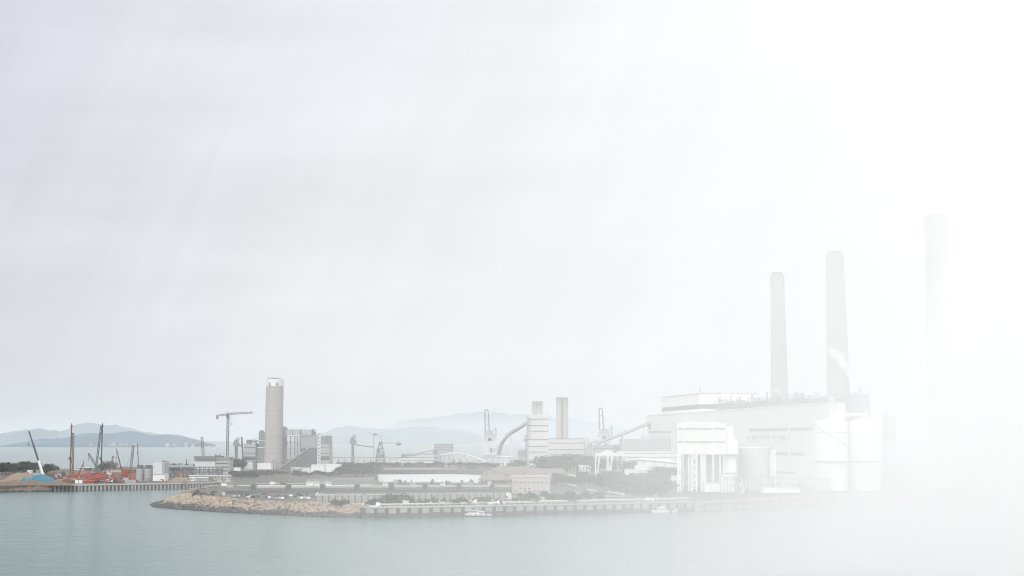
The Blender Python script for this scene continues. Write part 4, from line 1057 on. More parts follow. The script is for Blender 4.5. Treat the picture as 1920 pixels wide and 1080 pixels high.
slab(MB(), 39.7, 200.3, 7.75, 72.3, 74.2, 78.8).build('louvre_band', M.louvre, t)
t = thing('roof_mast', 'thin mast standing on the boiler house roof', 'mast', W(1313, 739, 1520))
MB().bar(W(1313, 741, 1520), W(1313, 724, 1520), .5).build('pole', M.steel, t); MB().pbox(1312.2, 1313.8, 729, 730, 1519.5, 1).build('lamp', M.grey, t)

# roof machinery: separate boiler tops along the hall
rng = random.Random(12)
def rooftop(label, s0, s1, z1, col, o0=20, o1=60, base=70.95):
    c = hp((s0 + s1) / 2, (o0 + o1) / 2); t = thing('boiler_plant', label, 'machinery', Vector((c.x, c.y, base)))
    m = MB()
    for s in (s0, (s0 + s1) / 2, s1):
        for o in (o0, o1):
            p = hp(s, o); m.bar((p.x, p.y, base), (p.x, p.y, z1), .5)
    for z in [base + (z1 - base) * f for f in (.35, .7, 1)]:
        for o in (o0, o1): p, q = hp(s0, o), hp(s1, o); m.bar((p.x, p.y, z), (q.x, q.y, z), .45)
        p, q = hp(s0, o0), hp(s0, o1); m.bar((p.x, p.y, z), (q.x, q.y, z), .45)
    m.build('frame', M.grey, t)
    slab(MB(), s0 + 2, s1 - 2, o0 + 2, o1 - 2, base, base + (z1 - base) * .7).build('casing', col, t)
    for i in range(7): s, o = rng.uniform(s0 + 2, s1 - 2), rng.uniform(o0 + 2, o0 + 14); h = rng.uniform(.62, 1.3); slab(MB(), s, s + rng.uniform(1.5, 5), o, o + 2.5, base + (z1 - base) * .7, base + (z1 - base) * h).build('vessel', M.lgrey, t)
    m = MB()
    for i in range(3): p = hp(rng.uniform(s0, s1), o0 + 4); m.tube((p.x, p.y, base), (p.x, p.y, z1 + rng.uniform(1, 5)), .9, n=8)
    m.build('vent_pipes', M.grey, t)
rooftop('grey boiler plant with low pipes just right of the boiler house', 215, 262, 82, M.grey)
rooftop('low grey boiler plant left of the shortest tall chimney', 272, 318, 80, M.steel)
rooftop('grey framed boiler plant at the foot of the shortest tall chimney', 328, 376, 81, M.grey)
rooftop('boiler plant with thin vent pipes between the two nearer tall chimneys', 386, 432, 79, M.grey)
rooftop('boiler plant on the hall roof, left of the middle tall chimney', 442, 488, 80, M.steel)
t = block('boiler_house', 'pale grey boiler house with an open end frame, under the middle tall chimney', 'power station', 1567, 1619, 741, 1230, M.midgrey, 60, M.steel)
m = MB()
for x in (1619.5, 1624, 1629):
    for dy in (1, 24): m.bar(at(x, 1230 + dy), W(x, 742, 1230 + dy), .9)
for y in (742, 760, 778, 796): m.bar(W(1619.5, y, 1231), W(1629.4, y, 1231), .8)
for y in (742, 760, 778): m.bar(W(1619.5, y, 1231), W(1629.4, y + 18, 1231), .5)
m.build('frame', M.steel, t)
m = MB()
for x, w, y in ((1572, 3, 733), (1581, 5, 737), (1590, 2.5, 727), (1603, 4, 735), (1612, 3, 723)): m.pbox(x, x + w, y, 740, 1236, 4)
m.build('roof_plant', M.lgrey, t)
t = block('stair_shaft', 'pale stair shaft between the power hall and the boiler house under the middle tall chimney', 'stair tower', 1552, 1566.5, 745, 1225, M.white_clad, 20, M.white)

def stack_at(label, xt, yt, rt, xb, yb, rb, Y):
    x = W(xt, yt, Y).x
    px0 = 960 + x / (W(961, gpy(Y), Y).x - W(960, gpy(Y), Y).x)
    b = at(px0, Y); b.x = x
    k = K(Y); t = thing('chimney', label, 'chimney', b)
    zt = zz(yt + 5.2, Y); zm = zz(yb, Y); r0 = rb + (rb - rt) * (zm - GZ) / (zt - zm)
    MB().lathe(b, [(r0 * k, 0), (rb * k, zm - GZ), (rt * k, zt - GZ)], 44).build('shaft', M.concrete, t)
    MB().lathe((x, Y, zt), [(rt * .80 * k, -.4), (rt * .80 * k, 4.4 * k), (rt * .72 * k, 5.0 * k)], 32).build('inner_flue', M.concrete_dark, t)
    for q in (5.0, 16, 150):
        m = MB(); z = zz(yt + q, Y); rr = rt + (rb - rt) * (zt - z) / (zt - zm); m.lathe((x, Y, z), [(rr * k + .02, -1.3), (rr * k + .5, -1.2), (rr * k + .5, -.1), (rr * k + .02, 0)], 40); m.build('gallery', M.concrete_pale, t)
    for q in (50, 84):
        m = MB(); z = zz(yt + q, Y); rr = rt + (rb - rt) * (zt - z) / (zt - zm); a = .95; m.box(x + rr * k * .75 - .8, x + rr * k * .75 + .8, Y - rr * k * .66 - 1.4, Y - rr * k * .66 + .3, z - 1, z + 1); m.build('warning_lamp', M.white, t)
stack_at('tall tapering chimney with two small white lamps, shortest of the three big stacks', 1457.5, 511, 12.6, 1463, 740, 15.6, 1517)
stack_at('tall tapering chimney with white steam drifting across its lower shaft', 1565.5, 472, 16.2, 1572, 735, 21.2, 1350)
stack_at('tallest chimney, almost lost in the white fade at the right', 1754, 402, 20.8, 1762, 700, 24, 1128)

Y = 1015
t = thing('bunker_house', 'cream coal bunker house with two window bands raised on columns', 'power station', at(1318, Y))
MB().pbox(1270, 1361.5, 793.5, 852, Y, 40).build('wall', M.cream, t)
MB().pbox(1361.7, 1383, 823, 851.6, Y + 3, 34).build('side_wing', M.bright, t)
MB().pbox(1361.7, 1375, 800, 822.8, Y + 4, 30).build('upper_wing', M.bright, t)
MB().pbox(1286, 1348, 791.2, 793.3, Y + .4, 38).build('parapet', M.bright, t)
for y0 in (802.6, 827.6):
    for xa, xb in ((1271.5, 1281.5), (1284.5, 1307), (1309.5, 1335), (1338, 1360)): MB().pbox(xa, xb, y0, y0 + 2.8, Y - .2, .17).build('window_band', M.pane, t)
for x, w in ((1279, 3), (1290, 4.5), (1313.5, 11), (1336, 3.5), (1349, 3), (1356, 3)):
    for dy in (1, 30): MB().pbox(x, x + w, 852.2, gpy(Y), Y + dy, 3.2).build('column', M.white, t)
m = MB()
for i in range(5):
    ya, yb = 853 + i * 13.4, 853 + (i + 1) * 13.4
    m.bar(W(1297, ya, Y - .4), W(1306.5, yb, Y - .4), .6).bar(W(1306.5, ya, Y - .4), W(1297, yb, Y - .4), .6)
m.bar(W(1297, 853, Y - .4), at(1297, Y - .4), .7).bar(W(1306.5, 853, Y - .4), at(1306.5, Y - .4), .7); m.build('cross_bracing', M.bright, t)
m = MB().pbox(1283, 1358, 853, 912, Y + 8, 3); m.build('rear_screen', M.white, t)
m = MB()
for dy in (-3, 0):
    m.bar(W(1271.4, 853, Y + dy), at(1271.4, Y + dy), .8).bar(W(1275.6, 853, Y + dy), at(1275.6, Y + dy), .8)
for i in range(7): m.bar(W(1271.4, 855 + i * 9, Y - 3), W(1275.6, 855 + i * 9, Y - 3), .8)
m.build('ladder_tower', M.bright, t)
MB().pbox(1358, 1382, 849, 886, Y + 6, 20).build('white_hopper', M.bright, t)
m = MB().bar(W(1357, 851.5, Y + 4), W(1383, 836, Y + 4), 1.0).bar(W(1383, 836, Y + 4), W(1383, 888, Y + 4), 1.2).pbox(1354, 1384, 886.4, 889, Y + 3, 24); m.build('hopper_frame', M.lgrey, t)

Y = 1060; rtank('huge pale round tank beside the raised bunker house', 1384, 1444, 840, Y, M.white_clad, .06)
t = thing('stair_tower', 'zigzag white stair tower at the right edge of the huge round tank', 'stair tower', at(1450, 1050))
m = MB()
for x in (1446.2, 1454):
    for dy in (0, 4): m.bar(at(x, 1050 + dy), W(x, 843, 1050 + dy), .5)
for i in range(9):
    ya = 890 + 0 - i * 5.2; m.bar(W(1446.2, ya, 1050), W(1454, ya - 5.2, 1050), .5).bar(W(1446.2, ya, 1050), W(1454, ya, 1050), .4)
m.build('frame', M.bright, t); MB().bar(W(1447.5, 836, 1053), at(1447.5, 1053), .9).build('riser_pipe', M.lgrey, t)

for x0, x1, lb in ((1531.5, 1591.5, 'white domed silo with a sloping stair across its shell, nearest the power hall'), (1596.5, 1654, 'white domed silo at the right, fading into white')):
    Y = 1050; b = at((x0 + x1) / 2, Y); r = (x1 - x0) / 2 * K(Y); t = thing('storage_silo', lb, 'silo', b)
    zb, ztp = zz(864, Y), zz(791.5, Y)
    MB().lathe((b.x, Y, zb), [(r, 0), (r, ztp - zb)], 44).build('shell', M.bright, t)
    MB().lathe((b.x, Y, ztp + .05), [(r * 1.01, 0), (r * .55, 1.9), (r * .12, 3.2)], 44).build('cone_roof', M.bright, t)
    MB().lathe((b.x, Y, GZ), [(r * .93, 0), (r * .93, zb - GZ - 1.3)], 40).build('base', M.bright, t)
    MB().lathe((b.x, Y, zb - 1.25), [(r * 1.04, 0), (r * 1.04, 1.2)], 44).build('ring_beam', M.grey, t)
    m = MB()
    for q in (812,): m.lathe((b.x, Y, zz(q, Y)), [(r + .01, 0), (r + .12, .05), (r + .12, .45), (r + .01, .5)], 44)
    m.build('weld_band', M.lgrey, t)
    if x0 < 1560:
        m = MB(); n = 18
        for i in range(n):
            f0, f1 = i / n, (i + 1) / n
            P = [(b.x + (r + .5) * math.cos(math.pi * (1.02 + .93 * f)), Y + (r + .5) * math.sin(math.pi * (1.02 + .93 * f)), zz(793 + 55 * f, Y)) for f in (f0, f1)]; m.bar(P[0], P[1], .55)
        m.build('stair', M.lgrey, t)
    m = MB().bar((b.x, Y, ztp + 3.2), (b.x, Y, ztp + 5), .6).pbox((x0 + x1) / 2 - 3, (x0 + x1) / 2 + 2, 779.6, 781.4, Y - 1, 2); m.build('vent', M.bright, t)
t = thing('conveyor_bridge', 'white conveyor bridge across the tops of the two domed silos', 'conveyor', W(1600, 779, 1052))
MB().bar(W(1557, 778.5, 1056), W(1628, 777, 1056), 1.6).build('gallery', M.bright, t); MB().bar(W(1557, 776.5, 1056), W(1628, 775, 1056), .4).build('handrail', M.lgrey, t)
t = thing('scaffold_tower', 'pale lattice frame right of the domed silos, barely visible in the white fade', 'steel frame', at(1667, 1060))
m = MB()
for x in (1657, 1664, 1671, 1678):
    for dy in (0, 14): m.bar(at(x, 1060 + dy), W(x, 770 + (x - 1657) * .6, 1060 + dy), .8)
for y in (785, 802, 820, 838, 856, 875, 893): m.bar(W(1657, y, 1060), W(1678, y, 1060), .7)
for y in (785, 802, 820, 838, 856, 875): m.bar(W(1657, y, 1060), W(1671, y + 17, 1060), .5)
m.build('frame', M.steel, t); MB().pbox(1658, 1677, 800, 830, 1066, 5).build('ducts', M.lgrey, t)
rng = random.Random(31)
def skid(label, x0, x1, yt, Y):
    t = thing('pipe_skid', label, 'machinery', at((x0 + x1) / 2, Y)); m, q, v = MB(), MB(), MB()
    n = max(3, int((x1 - x0) / 6))
    for i in range(n + 1):
        x = x0 + (x1 - x0) * i / n
        for dy in (0, 6): m.bar(at(x, Y + dy), W(x, yt + rng.uniform(0, 4), Y + dy), .5)
    for f in (0, .4, .75): yy = yt + 4 + (gpy(Y) - yt) * f; m.bar(W(x0, yy, Y), W(x1, yy, Y), .5)
    m.build('frame', M.lgrey, t)
    for i in range(6): x = rng.uniform(x0, x1 - 3); b = at(x, Y + 3); MB().lathe(b, [(.9, 0), (1.3, 1), (1.3, rng.uniform(4, 9)), (.4, 10)], 12).build('vessel', M.white, t)
    pass
    for i in range(10): x = rng.uniform(x0, x1 - 4); y = rng.uniform(yt + 3, gpy(Y) - 3); MB().pbox(x, x + rng.uniform(2, 6), y, y + rng.uniform(1.5, 4), Y + rng.uniform(-1, 4), 1.5).build('box', M.cream, t)
skid('pipework and small vessels below the white hopper of the bunker house', 1358, 1396, 893, 985)
skid('pale pipework in front of the huge round tank', 1398, 1446, 890, 1000)
skid('pale pipe racks along the foot of the power hall, right of the zigzag stair', 1452, 1508, 893, 1010)
skid('faint pipework under the domed silos', 1512, 1560, 893, 1000)
skid('small plant in front of the bunker house columns', 1240, 1284, 898, 1090)
block('filter_house', 'small cream filter house beside the white hopper, at the bunker house foot', 'building', 1354, 1376, 893, 985, M.cream, 10, M.white)
block('pump_house', 'long low white house by the water in front of the power hall', 'building', 1432, 1500, 916, 985, M.bright, 8, M.white)
block('pump_house', 'white sheds with a flat roof between the trees and the bunker house', 'building', 1239, 1284, 899, 1110, M.bright, 10, M.bright, bands=((903, 906),))
block('gate_house', 'small white house with a dark doorway under the bunker house', 'building', 1322, 1352, 907, 1000, M.bright, 8, M.white)
t = thing('mooring_platform', 'white post on a wide flared base at the water in front of the domed silos', 'mooring post', G(1526, 932, 1))
b = G(1526, 931, 2); k = K(b.y)
MB().lathe((b.x, b.y, 1.5), [(17 * k, 0), (15 * k, .8), (6 * k, 2.2), (4 * k, 3.2)], 28).build('flared_base', M.bright, t)
MB().lathe((b.x, b.y, 4.6), [(3.6 * k, 0), (3.6 * k, 16 * k)], 20).build('post', M.bright, t)
a = b + Vector((0, 0, 4.6 - b.z + 16 * k)); m = MB().bar(a + Vector((-14 * k, 0, 3 * k)), a + Vector((18 * k, 0, 9 * k)), 1.1).bar(a + Vector((18 * k, 0, 9 * k)), a + Vector((18 * k, 0, -8 * k)), .7); m.build('boom', M.bright, t)

# steam
def plume(name, label, pts, Y, dens, seed):
    """pts: (px, py, radius px) along the plume; a lumpy closed skin holding white vapour"""
    n = 18; rings = 34; vs = []; k = K(Y)
    P = [(W(x, y, Y), r * k) for x, y, r in pts]
    for j in range(rings + 1):
        f = j / rings * (len(P) - 1); i = min(int(f), len(P) - 2); f -= i
        c = P[i][0].lerp(P[i + 1][0], f); r = P[i][1] * (1 - f) + P[i + 1][1] * f
        d = (P[i + 1][0] - P[i][0]).normalized(); a = Vector((0, 1, 0)); b = d.cross(a)
        if j in (0, rings): r *= .05
        for q in range(n):
            t = 2 * math.pi * q / n; e = a * math.cos(t) + b * math.sin(t); p = c + e * r
            w = 1 + 1.0 * mnoise.fractal(p * (.55 / max(1, r)) + Vector((seed, 0, 0)), 1, 2, 4)
            vs.append(c + e * r * max(.3, w))
    fs = [(j * n + i, j * n + (i + 1) % n, (j + 1) * n + (i + 1) % n, (j + 1) * n + i) for j in range(rings) for i in range(n)]
    fs += [tuple(reversed(range(n))), tuple(range(rings * n, rings * n + n))]
    return tag(MB().add(vs, fs).build(name, vol(name + '_vapour', (1, 1, 1), dens)), label, 'steam', kind='stuff')
plume('steam', 'white steam drifting across the lower shaft of the middle tall chimney', [(1551, 651, 3), (1559, 658, 6), (1569, 664, 7.5), (1578, 673, 8), (1585, 686, 7), (1592, 702, 5), (1597, 722, 3)], 1318, .12, 1)
plume('steam', 'low white steam over the boiler house roof', [(1352, 738, 3), (1366, 744, 7), (1385, 748, 8), (1402, 752, 6), (1410, 757, 3)], 1440, .08, 2)
plume('steam', 'small white steam puff at the foot of the left of the tall chimneys', [(1447, 727, 3), (1453, 731, 4.5), (1461, 738, 3.5), (1464, 745, 2)], 1490, .08, 3)

# ------------------------------------------------------------------ the spit: roads, ponds, walls, conveyor
sheet('road', [(370, 922.5), (480, 923.2), (960, 922.0), (1180, 921.5), (1180, 924), (960, 925.2), (480, 926.6), (362, 925)], M.road, .004)
sheet('verge', [(420, 905), (585, 908), (700, 903.8), (960, 905.8), (958, 911.5), (470, 913.5), (400, 912)], M.scrub, .004)
sheet('verge', [(362, 927.5), (420, 929), (600, 928), (590, 945.5), (520, 943.6), (440, 938), (395, 933.5), (376, 930.8)], M.scrub, .008)
sheet('verge', [(960, 926), (1280, 925), (1280, 938.5), (1000, 942), (960, 938)], M.scrub, .008)
sheet('path', [(985, 876.5), (1060, 887), (1120, 896), (1180, 902), (1180, 904.5), (1110, 899.5), (1040, 891.5), (975, 879)], M.concrete_pale, .008)

def strip_thing(name, label, cat, p0, p1, Yfun, parts): pass
def calm():
    m = M.water.copy(); m.name = 'calm_pale_water'
    for n in m.node_tree.nodes:
        if n.type == 'BUMP': n.inputs['Strength'].default_value = .55
    n = m.node_tree.nodes['Principled BSDF']; n.inputs['Base Color'].default_value = (.36, .38, .39, 1); n.inputs['Roughness'].default_value = .3; n.inputs['Specular IOR Level'].default_value = .5  # pale base colour stands in for the bright sky reflection
    return m
M.calm = calm()
sheet('pond', [(600, 945.4), (655, 944.0), (716, 943.2), (726, 945), (704, 950.4), (640, 948.4), (606, 947)], M.calm, .012)
for nm, lp in (('lagoon_water', lagoon), ('lagoon_water', lagoon2)):
    tri = tessellate_polygon([lp]); cc = sum(lp, Vector()) / len(lp)
    q = [cc + (p - cc) * 1.06 for p in lp]
    tag(MB().add([(p.x, p.y, .25) for p in q], [tuple(t) for t in tri]).build(nm, M.calm), kind='structure')
# long belt conveyor across the spit
a, c = G(470, 919.5, GZ), G(958, 917.5, GZ)
t = thing('belt_conveyor', 'long low belt conveyor with dark drive boxes crossing the spit behind the car park', 'conveyor', (a + c) / 2)
up = Vector((0, 0, 1))
def along(f, dz=0, dy=0): p = a.lerp(c, f); return Vector((p.x, p.y + dy, p.z + dz))
def longbox(m, P0, P1, dy, z0, z1):
    q = [P0 + Vector((0, 0, z0)), P1 + Vector((0, 0, z0)), P1 + Vector((0, dy, z0)), P0 + Vector((0, dy, z0))]
    return m.add(q + [x + Vector((0, 0, z1 - z0)) for x in q], [(0, 3, 2, 1), (4, 5, 6, 7), (0, 1, 5, 4), (1, 2, 6, 5), (2, 3, 7, 6), (3, 0, 4, 7)])
longbox(MB(), a, c, 2.6, 1.7, 2.5).build('hood', M.lgrey, t)
longbox(MB(), a, c, 2.8, 1.1, 1.68).build('belt_frame', M.steel, t)
m = MB()
for i in range(80): p = along(i / 79); m.box(p.x - .16, p.x + .16, p.y + .2, p.y + 2.4, GZ, GZ + 1.1)
m.build('posts', M.dgrey, t)
for i in range(8): p = along(.01 + i * .131); MB().box(p.x - 1.7, p.x + 1.7, p.y - .9, p.y + 3.4, GZ, GZ + 4.1).build('drive_box', M.dgrey, t)
# dark retaining ditch wall under it
p0, p1 = G(420, 926.0, GZ), G(958, 922.6, GZ)
t = thing('retaining_wall', 'low dark retaining wall along the road in front of the belt conveyor', 'wall', (p0 + p1) / 2)
longbox(MB(), p0, p1, .6, 0, 1.9).build('wall', M.concrete_dark, t); longbox(MB(), p0 + Vector((0, -.1, 0)), p1 + Vector((0, -.1, 0)), .8, 1.92, 2.15).build('coping', M.steel, t)
# tall concrete panel wall
p0, p1 = G(592, 944.2, GZ), G(948, 939.0, GZ)
t = thing('panel_wall', 'tall grey concrete panel wall running behind the small pond', 'wall', (p0 + p1) / 2)
longbox(MB(), p0, p1, .8, 0, 4.3).build('panels', M.concrete, t)
m = MB(); nP = 30
for i in range(nP + 1):
    p = p0.lerp(p1, i / nP); m.box(p.x - .28, p.x + .28, p.y - .5, p.y - .02, GZ, GZ + 4.5)
m.build('pilasters', M.concrete_dark, t)
longbox(MB(), p0 + Vector((0, -.25, 0)), p1 + Vector((0, -.25, 0)), 1.3, 4.32, 4.75).build('coping', M.concrete_pale, t)
p0, p1 = G(590, 929.5, GZ), G(960, 927.5, GZ)
t = thing('kerb_barrier', 'long pale road barrier behind the concrete panel wall', 'barrier', (p0 + p1) / 2)
longbox(MB(), p0, p1, .8, 0, .9).build('barrier', M.kerb, t)
m = MB()
for i in range(30): p = p0.lerp(p1, i / 29); m.box(p.x - .12, p.x + .12, p.y - .15, p.y - .02, GZ, GZ + 1.5)
m.build('posts', M.steel, t)
# lagoon bank wall at its left end and along its far side
p0, p1 = G(575, 906.5, GZ), G(701, 902.6, GZ)
t = thing('bank_wall', 'sloping grey bank wall below the shrubs at the left end of the lagoon', 'wall', (p0 + p1) / 2)
longbox(MB(), p0, p1, 4, 0, 3.0).build('wall', M.concrete, t); longbox(MB(), p0 + Vector((0, -.2, 0)), p1 + Vector((0, -.2, 0)), 4.4, 3.02, 3.4).build('coping', M.concrete_pale, t)
def hpx(px, Y, z=GZ): return Vector((W(px, HOR, Y).x, Y, z))
p0, p1 = hpx(702, 1728), hpx(858, 1748)
t = thing('lagoon_wall', 'long pale grey wall on the far side of the lagoon', 'wall', (p0 + p1) / 2)
longbox(MB(), p0, p1, 3, -5.5, 1.6).build('wall', M.concrete, t); longbox(MB(), p0 + Vector((0, -.3, 0)), p1 + Vector((0, -.3, 0)), 3.5, 1.62, 2.2).build('coping', M.concrete_pale, t)
m = MB()
for i in range(40): p = p0.lerp(p1, i / 39); m.box(p.x - .3, p.x + .3, p.y - .5, p.y - .02, -.5, GZ + 1.6)
m.build('ribs', M.concrete_dark, t)

# drums and posts along the near lagoon edge
rng = random.Random(44)
for i in range(34):
    px = rng.choice([rng.uniform(735, 775), rng.uniform(808, 850), rng.uniform(860, 960), rng.uniform(925, 958)]); p = hpx(px, 1212 + (px - 702) * .05 - 6)
    w, h = rng.uniform(.35, 1.1), rng.uniform(1.2, 3.4)
    m = MB().box(p.x - w, p.x + w, p.y - .8, p.y + .8, GZ, GZ + h)
    if h > 2: m.box(p.x - w * .5, p.x + w * .4, p.y - .4, p.y + .4, GZ + h + .02, GZ + h + .5)
    tag(m.build('stored_block', rng.choice([M.dgrey, M.steel, M.concrete_dark])), 'small dark block standing along the near edge of the lagoon', 'block', 'dark blocks along the lagoon edge')

# coal heap behind the beige building
def heap(name, label, cat, poly, hmax, mat, seed):
    P = [G(x, y, GZ) for x, y in poly]; n = 46; vs = []; fs = []
    x0 = min(p.x for p in P); x1 = max(p.x for p in P); y0 = min(p.y for p in P); y1 = max(p.y for p in P)
    def inside(x, y):
        d = 1e9; c = False
        for i in range(len(P)):
            a, b = P[i - 1], P[i]
            if (a.y > y) != (b.y > y) and x < (b.x - a.x) * (y - a.y) / (b.y - a.y) + a.x: c = not c
            e = Vector((b.x - a.x, b.y - a.y)); w = Vector((x - a.x, y - a.y)); t = max(0, min(1, w.dot(e) / e.length_squared)); d = min(d, (w - e * t).length)
        return d if c else 0
    for j in range(n + 1):
        for i in range(n + 1):
            x = x0 + (x1 - x0) * i / n; y = y0 + (y1 - y0) * j / n; d = inside(x, y)
            z = min(hmax, d * .55) * (1 + .3 * mnoise.fractal(Vector((x * .06, y * .06, seed)), 1, 2, 5)) if d else -.4
            vs.append((x, y, GZ + z))
    fs = [(j * (n + 1) + i, j * (n + 1) + i + 1, (j + 1) * (n + 1) + i + 1, (j + 1) * (n + 1) + i) for j in range(n) for i in range(n)]
    m = MB().add(vs, fs, True); rg = random.Random(seed)
    for i in range(420):
        k = rg.randrange(len(vs)); p = vs[k]
        if p[2] > GZ + .3: m.rock((p[0] + rg.uniform(-2, 2), p[1] + rg.uniform(-2, 2), p[2]), rg.uniform(.5, 1.5), rg)
    tag(m.build(name, mat), label, cat)
heap('rubble_heap', 'broad greyish rubble heap behind the beige building', 'rubble heap', [(905, 889), (950, 900), (1000, 897), (1045, 894), (1075, 889), (1010, 880), (975, 878), (940, 882)], 6.5, M.coal, 3)

# beige building
Y = gy(926.5); b = at(996, Y)
t = thing('beige_building', 'plain beige three storey building with rows of small dark windows by the lagoon', 'building', b)
wl = MB().pbox(960, 1031, 895, gpy(Y), Y, 22).build('wall', M.beige, t)
MB().pbox(959.5, 1031.5, 893, 894.8, Y - .35, 22.7).build('parapet', M.beige, t)
for y, xs in ((903.5, (968, 976, 983.7, 991.5, 1001, 1009, 1017, 1025)), (914.8, (976, 984, 992)), (920, (968.5, 984, 992, 1002, 1009.5, 1017.5, 1025))):
    for x in xs: MB().pbox(x - 2, x + 2, y, y + 2.6, Y - .12, .1).build('window', M.glass, wl)
MB().pbox(960.8, 963, 896, gpy(Y), Y - .4, .38).build('downpipe', M.concrete_pale, t)
MB().pbox(980, 990, 891.2, 893, Y + 5, 6).build('roof_hut', M.beige, t)
Y = gy(935); t = thing('rubble_shed', 'small white arched hut right of the panel wall', 'hut', at(951, Y))
b0, b1 = at(942.5, Y), at(959, Y); n = 10; vs = []
for yy in (Y, Y + 8):
    for i in range(n + 1): an = math.pi * i / n; vs.append(((b0.x + b1.x) / 2 - (b1.x - b0.x) / 2 * math.cos(an), yy, GZ + 3.6 * math.sin(an) ** .5))
MB().add(vs, [tuple(range(n + 1)), tuple(range(n + 1, 2 * n + 2))] + [(i, i + 1, n + 2 + i, n + 1 + i) for i in range(n)]).build('shell', M.white, t)
MB().pbox(948, 953, 930, gpy(Y), Y - .1, .08).build('door', M.glass, t)

# ------------------------------------------------------------------ the front quay with its fender panels
qp = QP
P = [G(x, y, GZ) for x, y in qp]
t = thing('front_quay', 'long front quay with pale fender panels above a dark waterline', 'quay wall', Vector((P[2].x, P[2].y, 0)))
face, cap = MB(), MB()
for a_, b_ in zip(P, P[1:]):
    longbox(face, a_ + Vector((0, -2.4, 0)), b_ + Vector((0, -2.4, 0)), 2.2, -6.5, .08)
    longbox(cap, a_ + Vector((0, -3.2, 0)), b_ + Vector((0, -3.2, 0)), 3.0, .1, .75)
face.build('wall_face', M.concrete_dark, t); cap.build('cap_beam', M.concrete_pale, t)
tot = [(b_ - a_).length for a_, b_ in zip(P, P[1:])]; L = sum(tot); n = 33
def qpt(s):
    for a_, b_, l in zip(P, P[1:], tot):
        if s <= l: return a_.lerp(b_, s / l)
        s -= l
    return P[-1]
for i in range(n):
    p = qpt(L * (i + .2) / n); q = qpt(L * (i + .84) / n)
    longbox(MB(), p + Vector((0, -3.0, 0)), q + Vector((0, -3.0, 0)), .55, -2.6 + .25 * math.sin(i * 2.3), -.15).build('fender_panel', (M.concrete, M.midgrey, M.concrete)[i % 3], t)
for i in range(n): p = qpt(L * (i + .99) / n) if i < n - 1 else qpt(L * .995); MB().box(p.x - .3, p.x + .3, p.y - 3.3, p.y - 2.42, -1.5, GZ - .7).build('rubber_fender', M.rubber, t)
p0, p1 = qpt(10) + Vector((0, 3, 0)), qpt(L * .98) + Vector((0, 3, 0))
m = MB()
for i in range(60): p = qpt(10 + (L * .97 - 10) * i / 59) + Vector((0, 1, 0)); m.box(p.x - .1, p.x + .1, p.y, p.y + .2, GZ + .82, GZ + 1.9)
for i in range(24): a_, b_ = qpt(10 + (L * .97 - 10) * i / 24), qpt(10 + (L * .97 - 10) * (i + 1) / 24); longbox(m, a_ + Vector((0, 1, 0)), b_ + Vector((0, 1, 0)), .12, 1.75, 1.9)
m.build('handrail', M.white, t)
for i in range(12):
    p = qpt(L * (.05 + i * .08)); o = MB().lathe((p.x, p.y - 1.2, GZ + .82), [(.35, 0), (.28, .5), (.5, .6), (.5, .85), (.2, .95)], 12).build('mooring_bollard', M.dgrey)
    tag(o, 'small black mooring bollard on the edge of the front quay', 'bollard', 'mooring bollards on the front quay')
qr = [(1302, 940.2), (1460, 931.5), (1560, 927.5), (1760, 922.5), (2290, 905.2)]
quay('quay_wall', 'pale quay wall in the white fade below the power hall and domed silos', [(1303, 941.9), (1460, 933), (1560, 927.8), (1760, 922.8)], M.concrete_pale, M.concrete, 6.0, .8)

# things lying on the spit and the quay
def lamp(label, px, Y, h, group='lamp posts along the spit road'):
    b = at(px, Y); t = thing('street_lamp', label, 'lamp post', b, group)
    MB().tube((b.x, b.y, GZ), (b.x, b.y, GZ + h), .14, .09, 6).build('pole', M.steel, t)
    MB().bar((b.x, b.y, GZ + h), (b.x + 1.4, b.y, GZ + h + .2), .12).box(b.x + .9, b.x + 1.9, b.y - .2, b.y + .2, GZ + h + .08, GZ + h + .3).build('lamp_head', M.lgrey, t)
for i in range(9): lamp('thin grey lamp post along the spit road', 610 + i * 43, gy(927) - 3, 7.5)

def car(label, px, Y, mat, rz=0.0, group='cars parked on the spit'):
    b = at(px, Y); t = thing('parked_car', label, 'car', b, group)
    prof = [(-2.1, .35), (2.1, .35), (2.15, .8), (1.3, .95), (.7, 1.45), (-1.2, 1.45), (-1.9, 1.0), (-2.15, .9)]
    def shell(pr, w):
        n = len(pr); vs = []
        for s in (-w, w):
            for l, z in pr: vs.append(Vector((b.x, b.y, GZ)) + Matrix.Rotation(rz, 3, 'Z') @ Vector((s * (1 if z < 1 else .85), l, z)))
        return MB().add(vs, [tuple(range(n)), tuple(range(n, 2 * n))] + [(i, (i + 1) % n, n + (i + 1) % n, n + i) for i in range(n)])
    bd = shell(prof, .88).build('body', mat, t)
    shell([(-1.55, 1.0), (1.0, 1.0), (.62, 1.40), (-1.1, 1.40)], .93).build('windows', M.glass, bd)
    for sx in (-.8, .8):
        for l in (-1.35, 1.3):
            c_ = Vector((b.x, b.y, GZ + .33)) + Matrix.Rotation(rz, 3, 'Z') @ Vector((sx, l, 0)); ax = Matrix.Rotation(rz, 3, 'Z') @ Vector((.12, 0, 0)); MB().tube(c_ - ax, c_ + ax, .33, n=10).build('wheel', M.rubber, t)
cars = [(468, 933.6, 'w'), (505, 935.2, 'w'), (508.5, 936.2, 'b'), (519, 936, 'g'), (528, 936.4, 'w'), (532, 935.6, 'b'), (562, 935.6, 'g'), (566.5, 936, 'w'), (571, 935.8, 'g'), (577, 936.2, 'w'), (497, 932.8, 'b'), (441, 932.6, 'g'), (447, 932.4, 'g'), (457, 931.6, 'd'), (516, 931.8, 'd'), (545, 931.6, 'w'), (553, 932.4, 'd')]
